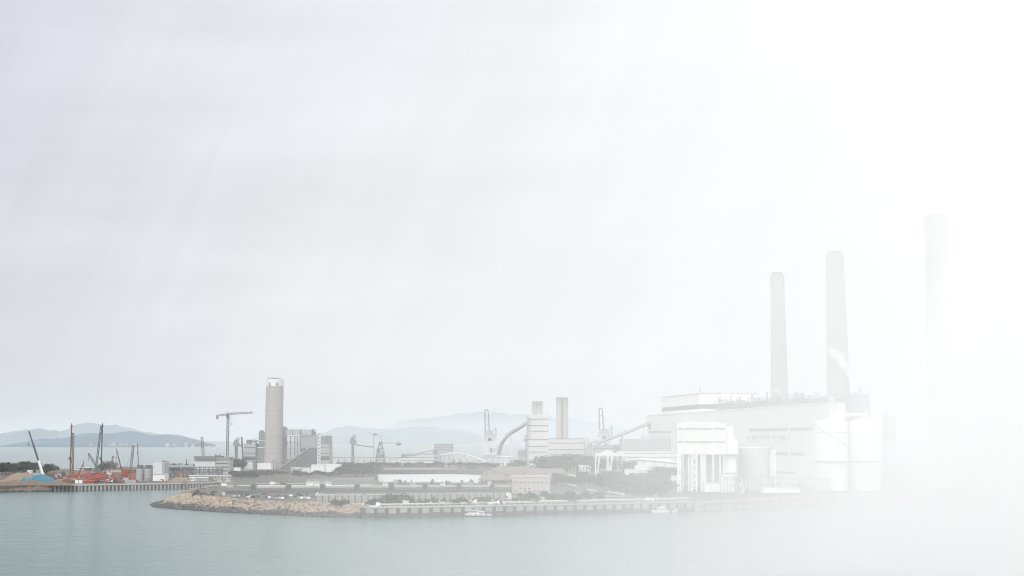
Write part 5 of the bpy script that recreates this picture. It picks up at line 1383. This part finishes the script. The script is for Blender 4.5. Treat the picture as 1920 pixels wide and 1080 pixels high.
lab = {'w': ('white car parked on the spit behind the boulder slope', M.white, 'white cars parked on the spit'), 'b': ('blue car parked among the white cars on the spit', M.bluepaint, 'blue cars parked on the spit'),
       'g': ('pale grey car parked among the white cars on the spit', M.lgrey, 'grey cars parked on the spit'), 'd': ('dark car parked near the road on the spit', M.dgrey, 'dark cars parked on the spit')}
for i, (px, py, c_) in enumerate(cars): car(lab[c_][0], px, gy(py), lab[c_][1], rng.uniform(-.5, .5) + (.8 if i % 3 == 0 else 0), lab[c_][2])
car('white car standing alone near the wall end, right of the other parked cars', 597, gy(939), M.white, 1.4, None)
def van(label, px, py, mat):
    Y = gy(py); b = at(px, Y); t = thing('works_van', label, 'van', b)
    MB().box(b.x - 2.6, b.x + 1.4, Y - 1, Y + 1, GZ + .4, GZ + 2.5).build('body', mat, t)
    MB().box(b.x + 1.42, b.x + 2.6, Y - .95, Y + .95, GZ + .4, GZ + 1.9).build('cab', mat, t)
    MB().box(b.x + 1.7, b.x + 2.64, Y - .99, Y - .96, GZ + 1.2, GZ + 1.8).build('window', M.glass, t)
    for x in (-1.7, 1.7):
        for y in (-.95, .8): MB().tube((b.x + x, Y + y, GZ + .42), (b.x + x, Y + y + .15, GZ + .42), .42, n=10).build('wheel', M.rubber, t)
van('white van on the bare ground at the root of the spit', 421, 912.6, M.white)
van('white lorry cab beside the belt conveyor start', 584, 911.2, M.white)
van('white works van beyond the belt conveyor', 512, 909.2, M.white)
van('dark works van beyond the belt conveyor, left of the white cabins', 531, 910, M.dgrey)
t = thing('grey_container', 'grey blue container beside the white van at the root of the spit', 'container', at(432, gy(914)))
MB().pbox(425, 437.5, 909, 914, gy(914), 2.5).build('body', M.lgrey, t); MB().pbox(437.6, 438, 909.4, 914, gy(914) + .1, 2.3).build('doors', M.grey, t)
for px, lb in ((580, 'white site cabin beyond the belt conveyor, left of two'), (592, 'white site cabin beyond the belt conveyor, right of two'), (614, 'pale low cabin beyond the belt conveyor before the lagoon bank wall')):
    cabin(lb, px - 5.5, px + 5.5, gy(910.4), 2.7, M.lgrey, M.white)
for px, lb in ((507.5, 'orange barrier stack on the spit behind the blue and white cars'), (536.5, 'orange barrier stack on the spit, farther right by the road')):
    Y = gy(932.4); b = at(px, Y); t = thing('barrier_stack', lb, 'barrier', b); k = K(Y)
    for i in range(3): MB().box(b.x - 3.0 * k, b.x + 3.0 * k, Y + i * .9, Y + i * .9 + .35, GZ, GZ + .8 + .25 * i).build('barrier', M.orange, t)
for px, lb in ((419.5, 'round white marker disc on a post near the tip of the spit'), (595, 'round white marker disc on a post by the end of the panel wall')):
    Y = gy(932.5); b = at(px, Y); t = thing('marker_disc', lb, 'marker', b)
    MB().tube(b, b + Vector((0, 0, 1.6)), .1, n=8).build('post', M.steel, t)
    m = MB().tube((b.x, Y - .12, GZ + 2.2), (b.x, Y - .02, GZ + 2.2), 1.0, n=20); m.build('disc', M.white, t)
    MB().tube((b.x + .1, Y - .16, GZ + 2.1), (b.x + .1, Y - .125, GZ + 2.1), .42, n=14).build('centre', M.dgrey, t)
rng = random.Random(60)
for i in range(46):
    px = rng.uniform(770, 948); py = rng.uniform(941.5, 946); p = G(px, py, GZ); w = rng.uniform(.6, 2.0)
    o = MB().rock((p.x, p.y, GZ + .5), w, rng, 1.0).build('white_sack', rng.choice([M.white, M.lgrey, M.kerb])); tag(o, 'white sack lying among the shrubs between the panel wall and the front quay', 'sack', 'white sacks behind the front quay')
for i, (x0, y0, x1, y1, lb) in enumerate(((1050, 907.5, 1080, 914.5, 'white pipe lying in the scrub right of the beige building'), (1102, 921.5, 1133, 927.5, 'white pipe lying in the scrub farther right, before the large trees'), (1139, 925.5, 1170, 931, 'white pipe end lying below the large trees near the quay'))):
    a_, b_ = G(x0, y0, GZ), G(x1, y1, GZ); t = thing('white_pipe', lb, 'pipe', (a_ + b_) / 2)
    z_ = Vector((0, 0, 1.3)); MB().tube(a_ + z_, b_ + z_, .45, n=10).build('pipe', M.white, t)
    m = MB()
    for f in (.1, .5, .9): p = a_.lerp(b_, f); m.box(p.x - .4, p.x + .4, p.y - .4, p.y + .4, GZ, GZ + .85)
    m.build('supports', M.concrete, t)
for (x0, x1, py, lb) in ((705, 712, 948.5, 'white plastic crate heap left of the launch on the quay'), (1210, 1226, 939.5, 'pale container on the quay near the moored white motor yacht'), (754, 766, 944.5, 'white tarpaulin bundle by the pond shrubs')):
    Y = gy(py); t = thing('quay_load', lb, 'load', at((x0 + x1) / 2, Y)); MB().pbox(x0, x1, py - 6, py, Y, 3).build('body', M.white, t); MB().pbox(x0 + 1, x1 - 2, py - 7.4, py - 6.1, Y + .4, 2).build('cover', M.lgrey, t)

# ------------------------------------------------------------------ boats
def hull(m, c, L, wid, h, z0=-.4, bow=-1, n=12, taper=.5):
    rows = ((0, .55), (.35, .85), (1, 1.0)); vs = []
    for f, ww in rows:
        for s in (-1, 1):
            for i in range(n + 1):
                u = i / n; w = wid / 2 * ww * min(1, (1 - u) * 3.2) ** .6 if u > .68 else wid / 2 * ww * (.86 + .14 * min(1, u * 4))
                x = bow * (u - .5) * L * (.94 + .06 * f); sheer = .35 * h * u * u * f
                vs.append((c.x + x, c.y + s * w, z0 + (h - z0) * f + sheer))
    k = n + 1; fs = []
    for r in range(2):
        for s in range(2):
            o0 = (r * 2 + s) * k; o1 = ((r + 1) * 2 + s) * k; fs += [(o0 + i, o0 + i + 1, o1 + i + 1, o1 + i) for i in range(n)]
        o0, o1, q0, q1 = r * 2 * k, (r * 2 + 1) * k, (r * 2 + 2) * k, (r * 2 + 3) * k
        fs += [(o0, q0, q1, o1)]
    fs += [(4 * k + i, 4 * k + i + 1, 5 * k + i + 1, 5 * k + i) for i in range(n)] + [(i, i + 1, k + i + 1, k + i) for i in range(n)]
    return m.add(vs, fs)
bc = G(897, 968.4, 0); k = K(bc.y)
t = thing('launch_boat', 'white launch with two cabins and a long open stern moored at the front quay', 'boat', bc)
hull(MB(), bc, 50 * k, 4.2, 1.25).build('hull', M.white, t)
hull(MB(), bc + Vector((0, 0, 0)), 50.4 * k, 4.34, .42, -.3).build('waterline_stripe', M.dgrey, t)
def cab(px0, px1, z0, z1, nm, mat, w=1.4, par=None):
    a_, b_ = W(px0, 960, bc.y), W(px1, 960, bc.y); return MB().box(a_.x, b_.x, bc.y - w, bc.y + w, z0, z1).build(nm, mat, par or t)
wh = cab(879, 896, 1.3, 3.3, 'wheelhouse', M.white); ca = cab(896.3, 907.5, 1.3, 2.6, 'cabin', M.white, 1.3)
cab(880, 895, 2.2, 2.95, 'windows', M.glass, 1.45, wh); cab(898, 906.5, 1.75, 2.3, 'windows', M.glass, 1.35, ca)
cab(877.5, 897, 3.33, 3.5, 'roof', M.white, 1.7, wh); cab(896.2, 909, 2.63, 2.8, 'roof', M.white, 1.5, ca)
x_ = W(887, 955, bc.y).x; m = MB().bar((x_, bc.y, 3.5), (x_, bc.y, 5.8), .14).bar((x_ - .8, bc.y, 5), (x_ + .8, bc.y, 5), .1); m.build('mast', M.lgrey, t)
for px_, z_ in ((883.5, 2.5), (891.5, 2.5), ): pass
m = MB()
for i in range(8): xx = W(908 + i * 1.7, 960, bc.y).x; m.box(xx - .05, xx + .05, bc.y - 1.6, bc.y - 1.5, 1.2, 2.0)
m.build('rail', M.lgrey, t)
m = MB()
for px_ in (882, 892, 902, 912): xx = W(px_, 962, bc.y).x; m.tube((xx, bc.y - 2.2, .9), (xx, bc.y - 2.0, .9), .38, n=10)
m.build('tyre_fenders', M.rubber, t)
for x0, x1, py, hh, lb in ((1222, 1256, 961.2, 2.8, 'white motor yacht with a stepped cabin moored at the right end of the front quay'), (1260, 1272, 960.2, 1.6, 'tiny white dinghy cruiser moored right of the stepped motor yacht')):
    c_ = G((x0 + x1) / 2, py, 0); t = thing('motor_boat', lb, 'boat', c_); k = K(c_.y)
    hull(MB(), c_, (x1 - x0) * k, 3.4, 1.1, bow=1 if hh < 2 else -1).build('hull', M.white, t)
    def cb(f0, f1, z0, z1, nm, mat, w): xa, xb = c_.x + (x1 - x0) * k * (f0 - .5), c_.x + (x1 - x0) * k * (f1 - .5); return MB().box(xa, xb, c_.y - w, c_.y + w, z0, z1).build(nm, mat, t)
    cb(.32, .8, 1.15, 1.15 + hh * .5, 'cabin', M.white, 1.2); cb(.36, .76, 1.15 + hh * .2, 1.15 + hh * .42, 'cabin_windows', M.glass, 1.25)
    cb(.30, .83, 1.17 + hh * .5, 1.27 + hh * .5, 'roof', M.white, 1.35)
    if hh > 2: cb(.42, .7, 1.29 + hh * .5, 1.2 + hh * .85, 'flybridge', M.white, 1.0)

# ------------------------------------------------------------------ the boulder slope
toe = [(283, 946.5), (288, 951), (310, 953.5), (350, 956.5), (420, 961), (500, 965), (580, 968.5), (640, 970), (690, 970)]
top = [(342, 929), (356, 930.5), (372, 932), (395, 935), (440, 939.5), (520, 945), (580, 947), (640, 949), (690, 953)]
def lerpl(pl, f):
    s = f * (len(pl) - 1); i = min(int(s), len(pl) - 2); s -= i; a_, b_ = pl[i], pl[i + 1]; return (a_[0] + (b_[0] - a_[0]) * s, a_[1] + (b_[1] - a_[1]) * s)
def slope_pt(f, v, lift=0):
    a_ = G(*lerpl(toe, f), 0); b_ = G(*lerpl(top, f), GZ) + Vector((0, 1.5, .9)); p = a_.lerp(b_, v); p.z += lift; return p
# the core of the slope under the rocks
n, mrow = 40, 6
vs = [slope_pt(i / n, j / mrow, -.9) for j in range(mrow + 1) for i in range(n + 1)]
low = [Vector((v.x, v.y + 1, -2.5)) for v in vs[:n + 1]]; 
tag(MB().add(vs, [(j * (n + 1) + i, j * (n + 1) + i + 1, (j + 1) * (n + 1) + i + 1, (j + 1) * (n + 1) + i) for j in range(mrow) for i in range(n)]).build('ground_slope', M.rockdark), kind='structure')
rng = random.Random(77)
stuff_t, stuff_d = MB(), MB(); placed = []
N_R = 2600
for i in range(N_R):
    f = rng.random(); v = rng.random() ** .9
    p = slope_pt(f, v, .1); w = .42
    dark = v < .32 + .07 * math.sin(f * 40) + rng.uniform(-.05, .05)
    placed.append((f, v, p, dark))
order = sorted(range(N_R), key=lambda i: rng.random())
ind = 0
for i in order:
    f, v, p, dark = placed[i]
    if not dark and ind < 300 and v > .3:
        o = MB().rock(p + Vector((0, 0, .35)), rng.uniform(1.0, 1.55), rng, .8).build('boulder', M.rock if rng.random() < .75 else M.rock2); ind += 1
        tag(o, 'large tan granite boulder lying on the breakwater slope of the spit', 'boulder', 'large tan boulders on the breakwater slope')
    elif dark: stuff_d.rock(p, rng.uniform(.7, 1.35), rng, .8)
    else: stuff_t.rock(p, rng.uniform(.55, 1.25), rng, .8)
tag(stuff_t.build('boulder_armour', M.rock), 'tan rock armour packed between the large boulders of the breakwater', 'rock armour', kind='stuff')
tag(stuff_d.build('wet_boulders', M.rockdark), 'dark wet rocks along the waterline of the breakwater', 'wet rocks', kind='stuff')
rk = MB()
for i in range(420):
    f = rng.random()
    x = 690 + (1300 - 690) * rng.random(); s = (x - 684) / (1300 - 684) * L; p = qpt(max(0, min(L, s))); rk.rock((p.x, p.y - 3.4 - rng.uniform(0, 2.5), rng.uniform(-.5, .5)), rng.uniform(.5, 1.0), rng)
tag(rk.build('toe_rocks', M.rockdark), 'dark rocks along the foot of the front quay', 'rocks', kind='stuff')
# back of the tip, inlet shore
rk = MB()
for i in range(260):
    f = rng.random(); pl = [(442, 906.5), (415, 912), (370, 920), (345, 926)]; x, y = lerpl(pl, f); p = G(x, y, 3.5); rk.rock((p.x - rng.uniform(-3, 4), p.y + rng.uniform(-3, 3), rng.uniform(1, 5.2)), rng.uniform(.7, 1.6), rng)
tag(rk.build('shore_rocks', M.rock2), 'grey rocks along the inlet shore behind the spit tip', 'rocks', kind='stuff')

# ------------------------------------------------------------------ fences, huts and pipes that fill the middle ground
def fence(label, pts, h, step, mat=None):
    t = thing('wire_fence', label, 'fence', G(*pts[0], GZ)); m, r_ = MB(), MB(); P_ = [G(x, y, GZ) for x, y in pts]
    for a_, b_ in zip(P_, P_[1:]):
        n_ = max(1, int((b_ - a_).length / step))
        for i in range(n_): p = a_.lerp(b_, i / n_); m.box(p.x - .09, p.x + .09, p.y - .09, p.y + .09, GZ, GZ + h)
        for z in (.4, .75, 1.0): longbox(r_, a_, b_, .06, h * z - .07, h * z)
    m.build('posts', mat or M.steel, t); r_.build('rails', mat or M.steel, t)
fence('grey fence along the near edge of the lagoon', [(700, 906.3), (800, 906.6), (960, 907.2)], 1.8, 4)
fence('grey fence on the crest beside the inlet at the root of the spit', [(432, 905.2), (500, 904.4), (575, 903)], 2.0, 4)
fence('pale fence along the road behind the panel wall', [(600, 927.2), (780, 926.6), (958, 925.8)], 1.6, 5, M.lgrey)
fence('fence in front of the beige building', [(962, 929.2), (1050, 927.6), (1140, 926)], 1.6, 4, M.kerb)
def pipeline(label, pts, r, mat, z=.9):
    t = thing('pipeline', label, 'pipe', G(*pts[0], GZ)); P_ = [G(x, y, GZ) + Vector((0, 0, z)) for x, y in pts]; m = MB(); s_ = MB()
    for a_, b_ in zip(P_, P_[1:]):
        m.tube(a_, b_, r, n=8)
        for i in range(max(2, int((b_ - a_).length / 12))): p = a_.lerp(b_, i / max(2, int((b_ - a_).length / 12))); s_.box(p.x - .3, p.x + .3, p.y - .3, p.y + .3, GZ, GZ + z - r)
    m.build('pipe', mat, t); s_.build('supports', M.concrete_dark, t)
pipeline('long thin pale pipe running beyond the belt conveyor', [(470, 914.3), (700, 913.4), (958, 912.5)], .4, M.concrete_pale)
pipeline('grey pipe across the bare ground before the lagoon bank wall', [(480, 908.6), (600, 908.8), (705, 908)], .35, M.lgrey)
pipeline('white pipe line along the front quay behind the shrubs', [(720, 948.6), (850, 946.3), (1000, 943.2)], .35, M.kerb)
pipeline('pale pipe line along the right end of the front quay below the large trees', [(1010, 942.8), (1150, 939.8), (1290, 936.5)], .4, M.white)
sheet('track', [(445, 909.4), (560, 909.8), (700, 908.6), (700, 909.9), (560, 911.4), (445, 910.8)], M.concrete_pale, .012)
sheet('track', [(600, 931), (955, 929.2), (955, 930.6), (600, 932.6)], M.concrete_pale, .012)
sheet('track', [(965, 931), (1120, 929), (1240, 930.5), (1240, 931.6), (1120, 930.4), (965, 932.3)], M.concrete_pale, .012)
rng = random.Random(90)
for i, (px, py, w, h, mt) in enumerate(((722, 911, 4, 2.4, M.white), (741, 910.4, 3, 2.6, M.lgrey), (775, 911, 5, 2.2, M.concrete_pale), (830, 910.4, 4, 2.6, M.white), (880, 910.6, 6, 2.2, M.lgrey), (918, 910, 3, 2.8, M.white))):
    cabin('small flat hut standing between the belt conveyor and the lagoon', px - w, px + w, gy(py), h, M.lgrey, mt, 'hut', 'lagoon_hut')['group'] = 'huts between the belt conveyor and the lagoon'
for i in range(26):
    px = rng.uniform(600, 1240); py = rng.uniform(929, 938); p = G(px, py, GZ); w = rng.uniform(.5, 1.6); h = rng.uniform(.7, 2.0)
    tag(MB().box(p.x - w, p.x + w, p.y - .7, p.y + .7, GZ, GZ + h).box(p.x - w * .6, p.x + w * .5, p.y - .5, p.y + .5, GZ + h + .02, GZ + h + .35).build('crate_load', rng.choice([M.white, M.lgrey, M.kerb, M.concrete_pale, M.steel])), 'small pale crate standing by the spit road or in the scrub', 'crate', 'crates along the spit road')
# houses on the near island
rng = random.Random(55)
for i in range(26):
    px = rng.choice([rng.uniform(110, 365), rng.uniform(225, 350)]); Yh = 8100 + rng.uniform(20, 120); p = W(px, HOR, Yh); z0 = rng.uniform(1, 12); w = rng.uniform(6, 15); h = rng.uniform(6, 14)
    m = MB().box(p.x - w, p.x + w, Yh - 12, Yh + 12, 0, z0 + h).box(p.x - w * .5, p.x + w * .4, Yh - 8, Yh + 8, z0 + h + .05, z0 + h + 4)
    tag(m.build('island_house', rng.choice([M.lgrey, M.beige, M.concrete_pale])), 'tiny pale house on the shore of the blue wooded island', 'house', 'houses on the wooded island')
# more plant and clutter in the construction yard
rng = random.Random(91)
for i in range(34):
    px = rng.uniform(92, 258); Yc = rng.uniform(1212, 1640); b_ = at(px, Yc); w = rng.uniform(.8, 3.2); h = rng.uniform(1.2, 4.2); mt = rng.choice([M.rust, M.red, M.orange, M.redmast, M.timber, M.lgrey, M.white, M.dgrey, M.steel])
    m = MB().box(b_.x - w, b_.x + w, Yc - 1.4, Yc + 1.4, GZ + .3, GZ + h).box(b_.x - w * .7, b_.x - w * .1, Yc - 1, Yc + 1, GZ + h + .02, GZ + h + rng.uniform(.5, 1.8)).bar((b_.x + w * .6, Yc, GZ + h), (b_.x + w * rng.uniform(.3, 1.6), Yc, GZ + h + rng.uniform(1, 5)), .3)
    m.box(b_.x - w, b_.x - w + .3, Yc - 1.4, Yc + 1.4, GZ, GZ + .28).box(b_.x + w - .3, b_.x + w, Yc - 1.4, Yc + 1.4, GZ, GZ + .28)
    tag(m.build('site_generator', mt), 'small boxy machine on skids among the red and rusty site equipment', 'machine', 'small site machines')
crane('mobile_crane', 'small orange crane with a short boom leaning right behind the white tanks', 146, 1460, (157, 866), 'tele', M.orange, M.rust, M.rust, w=.9)
crane('crawler_crane', 'small red lattice crane leaning right behind the red container', 203, 1480, (212, 856), 'lattice', M.red, M.redmast, w=1.0)

# ------------------------------------------------------------------ trees and shrubs
def make_tree(name, kind, h, w, leaves, leafsize, mat, seed, trunk_h=.3, lobes=7):
    rng = random.Random(seed); t = thing(name, 'x', kind, Vector((0, 0, 0)))
    tr = MB(); th = h * trunk_h
    tr.tube((0, 0, -.3), (0, 0, th), h * .028, h * .02, 7)
    cs = []
    for i in range(lobes):
        a = 2.4 * i + rng.uniform(-.4, .4); q = rng.uniform(.1, .55) * w * (1 if i else 0); z = h * rng.uniform(trunk_h + .12, .86)
        c = Vector((math.cos(a) * q, math.sin(a) * q, z)); cs.append((c, rng.uniform(.24, .36) * w))
        tr.tube((0, 0, th * rng.uniform(.7, 1)), c, h * .014, h * .006, 5)
    tr.build('trunk', M.bark, t)
    m = MB()
    for k in range(leaves):
        c, r = cs[k % lobes]
        d = Vector((rng.gauss(0, 1), rng.gauss(0, 1), rng.gauss(0, 1))).normalized()
        p = c + Vector((d.x * r, d.y * r, d.z * r * .8)) * rng.uniform(.55, 1.12)
        if p.z < h * .1: p.z = h * .1 + rng.uniform(0, .3)
        s = leafsize * rng.uniform(.6, 1.35); u = Vector((rng.gauss(0, 1), rng.gauss(0, 1), rng.gauss(0, .6))).normalized(); v = u.orthogonal().normalized(); v.rotate(Matrix.Rotation(rng.uniform(0, 6.28), 3, u))
        wv = u.cross(v)
        m.add([p + v * s, p + wv * s * .6, p - v * s, p - wv * s * .6], [(0, 1, 2, 3)])
    m.build('crown', mat, t)
    return t
PT = [make_tree('broadleaf_tree', 'tree', 10, 9, 420, .75, M.leaf[0], 1), make_tree('broadleaf_tree', 'tree', 10, 8, 380, .75, M.leaf[1], 2, .28, 6), make_tree('broadleaf_tree', 'tree', 10, 10.5, 460, .75, M.leaf[0], 3, .22, 9),
      make_tree('slender_tree', 'tree', 10, 5, 220, .6, M.leaf[1], 4, .34, 6), make_tree('bare_tree', 'tree', 10, 10, 130, .6, M.leaf[2], 5, .4, 8)]
PS = [make_tree('shrub', 'shrub', 3, 4.4, 170, .5, M.leaf[0], 11, .12, 5), make_tree('shrub', 'shrub', 3, 5.2, 180, .5, M.leaf[1], 12, .1, 6), make_tree('shrub', 'shrub', 3, 3.8, 140, .5, M.leaf[2], 13, .12, 4)]
used = set()
def plant(proto, px, Y, h, label, group, wid=1.0, z=GZ):
    base = 10.0 if proto in PT else 3.0; s = h / base; b = at(px, Y, z); b.z -= .1; rz = rng.uniform(0, 6.28)
    if proto.name not in used:
        used.add(proto.name); proto.location = b; proto.rotation_euler = (0, 0, rz); proto.scale = (s * wid, s * wid, s); proto['label'] = label; proto['group'] = group; return
    copy_tree(proto, b, rz, (s * wid, s * wid, s), None, label, group)
rng = random.Random(101)
def clump(n, x0, x1, Y0, Y1, h0, h1, label, group, protos, wid=1.15):
    for i in range(n):
        x = x0 + (x1 - x0) * (i + rng.uniform(.1, .9)) / n; Y = rng.uniform(Y0, Y1); plant(rng.choice(protos), x, Y, rng.uniform(h0, h1), label, group, wid * rng.uniform(.85, 1.2))
BR = PT[:3]
clump(16, -14, 74, 1500, 1620, 7, 13.5, 'dark tree in the grove on the shore behind the earth mound', 'trees in the grove behind the earth mound', BR, 1.25)
clump(3, 80, 96, 1480, 1560, 8, 12, 'dark tree standing behind the crane with the white boom base', 'trees behind the mobile crane', BR)
clump(6, 192, 218, 1560, 1680, 9, 13, 'sparse tree behind the piling rigs and the red containers', 'sparse trees behind the piling rigs', [PT[4], PT[4], PT[1]])
clump(3, 317, 350, 1560, 1600, 6, 8, 'small dark tree behind the deck of the pipe rack', 'trees behind the pipe rack', BR)
clump(8, 430, 452, 1620, 1700, 10, 15, 'dark tree between the overhanging block and the round tank', 'trees left of the round tank', BR)
clump(14, 436, 482, 1340, 1440, 4, 7.5, 'scrubby tree at the root of the spit before the truss bridge', 'scrub trees before the truss bridge', [PT[1], PT[4], PT[3], PT[2]], 1.3)
clump(9, 486, 545, 1440, 1520, 3.5, 6.5, 'low bushy tree along the fence line at the chimney foot', 'bushy trees at the chimney foot', BR + [PT[4]], 1.3)
clump(24, 548, 640, 1420, 1520, 2.8, 5.6, 'dark bushy tree in front of the white box tanks', 'trees in front of the white box tanks', BR, 1.3)
clump(40, 636, 706, 1420, 1740, 7, 13, 'dark tree in the dense belt at the left end of the lagoon', 'trees in the belt left of the lagoon', BR, 1.2)
clump(26, 705, 835, 1840, 1960, 4, 8, 'dark tree in the belt behind the far lagoon wall', 'trees behind the far lagoon wall', BR, 1.3)
clump(12, 838, 935, 1840, 1960, 4, 7.5, 'tree along the foot of the arched conveyor', 'trees below the arched conveyor', BR, 1.3)
clump(6, 960, 987, 1600, 1680, 10, 14, 'tree between the curved conveyor and the tall white tower', 'trees left of the tall white tower', BR)
clump(24, 1012, 1112, 1520, 1680, 13, 20, 'large tree in the grove between the tall white tower and the gantry', 'trees between the tower and the gantry', BR)
clump(8, 1120, 1168, 1470, 1540, 13, 19, 'tall tree seen through the bays of the white gantry', 'trees behind the white gantry', BR)
clump(5, 1168, 1192, 1400, 1460, 12, 17, 'tall tree right of the white gantry', 'trees right of the white gantry', BR)
clump(6, 1233, 1270, 1250, 1300, 9, 13, 'rounded tree behind the white office, left of the bunker house', 'trees left of the bunker house', BR)
clump(11, 1040, 1108, 1130, 1230, 6, 10.5, 'spreading tree in the scrub right of the beige building', 'trees right of the beige building', BR, 1.3)
clump(13, 1135, 1195, 960, 1080, 10, 14, 'large round tree in front of the white office', 'large trees in front of the office', BR, 1.25)
clump(14, 1190, 1252, 900, 990, 9, 13.5, 'large round tree near the right end of the front quay', 'large trees near the right end of the quay', BR, 1.25)
clump(26, 965, 1130, 850, 930, 2.0, 4.2, 'green shrub in the scrub behind the front quay, below the beige building', 'shrubs below the beige building', PS, 1.1)
clump(10, 722, 765, 830, 856, 3, 5, 'shrub beside the small pond behind the front quay', 'shrubs beside the small pond', PS, 1.1)
clump(20, 770, 945, 818, 846, 1.8, 3.6, 'shrub among the white sacks behind the front quay', 'shrubs among the white sacks', PS, 1.1)
clump(3, 624, 650, 796, 806, 2.6, 3.8, 'dark shrub on top of the boulder slope near the pond', 'shrubs on the boulder slope', PS[:2], 1.2)
clump(3, 696, 706, 812, 825, 3.0, 4, 'dark shrub at the right end of the small pond', 'shrubs at the right end of the pond', PS[:2])
clump(7, 362, 405, 900, 1000, 1.6, 3.2, 'small dark shrub at the tip of the spit', 'shrubs at the tip of the spit', PS)
clump(16, 440, 590, 905, 960, 1.0, 2.0, 'low weed tuft on the bare ground of the spit', 'weed tufts on the spit', PS[1:], 1.3)
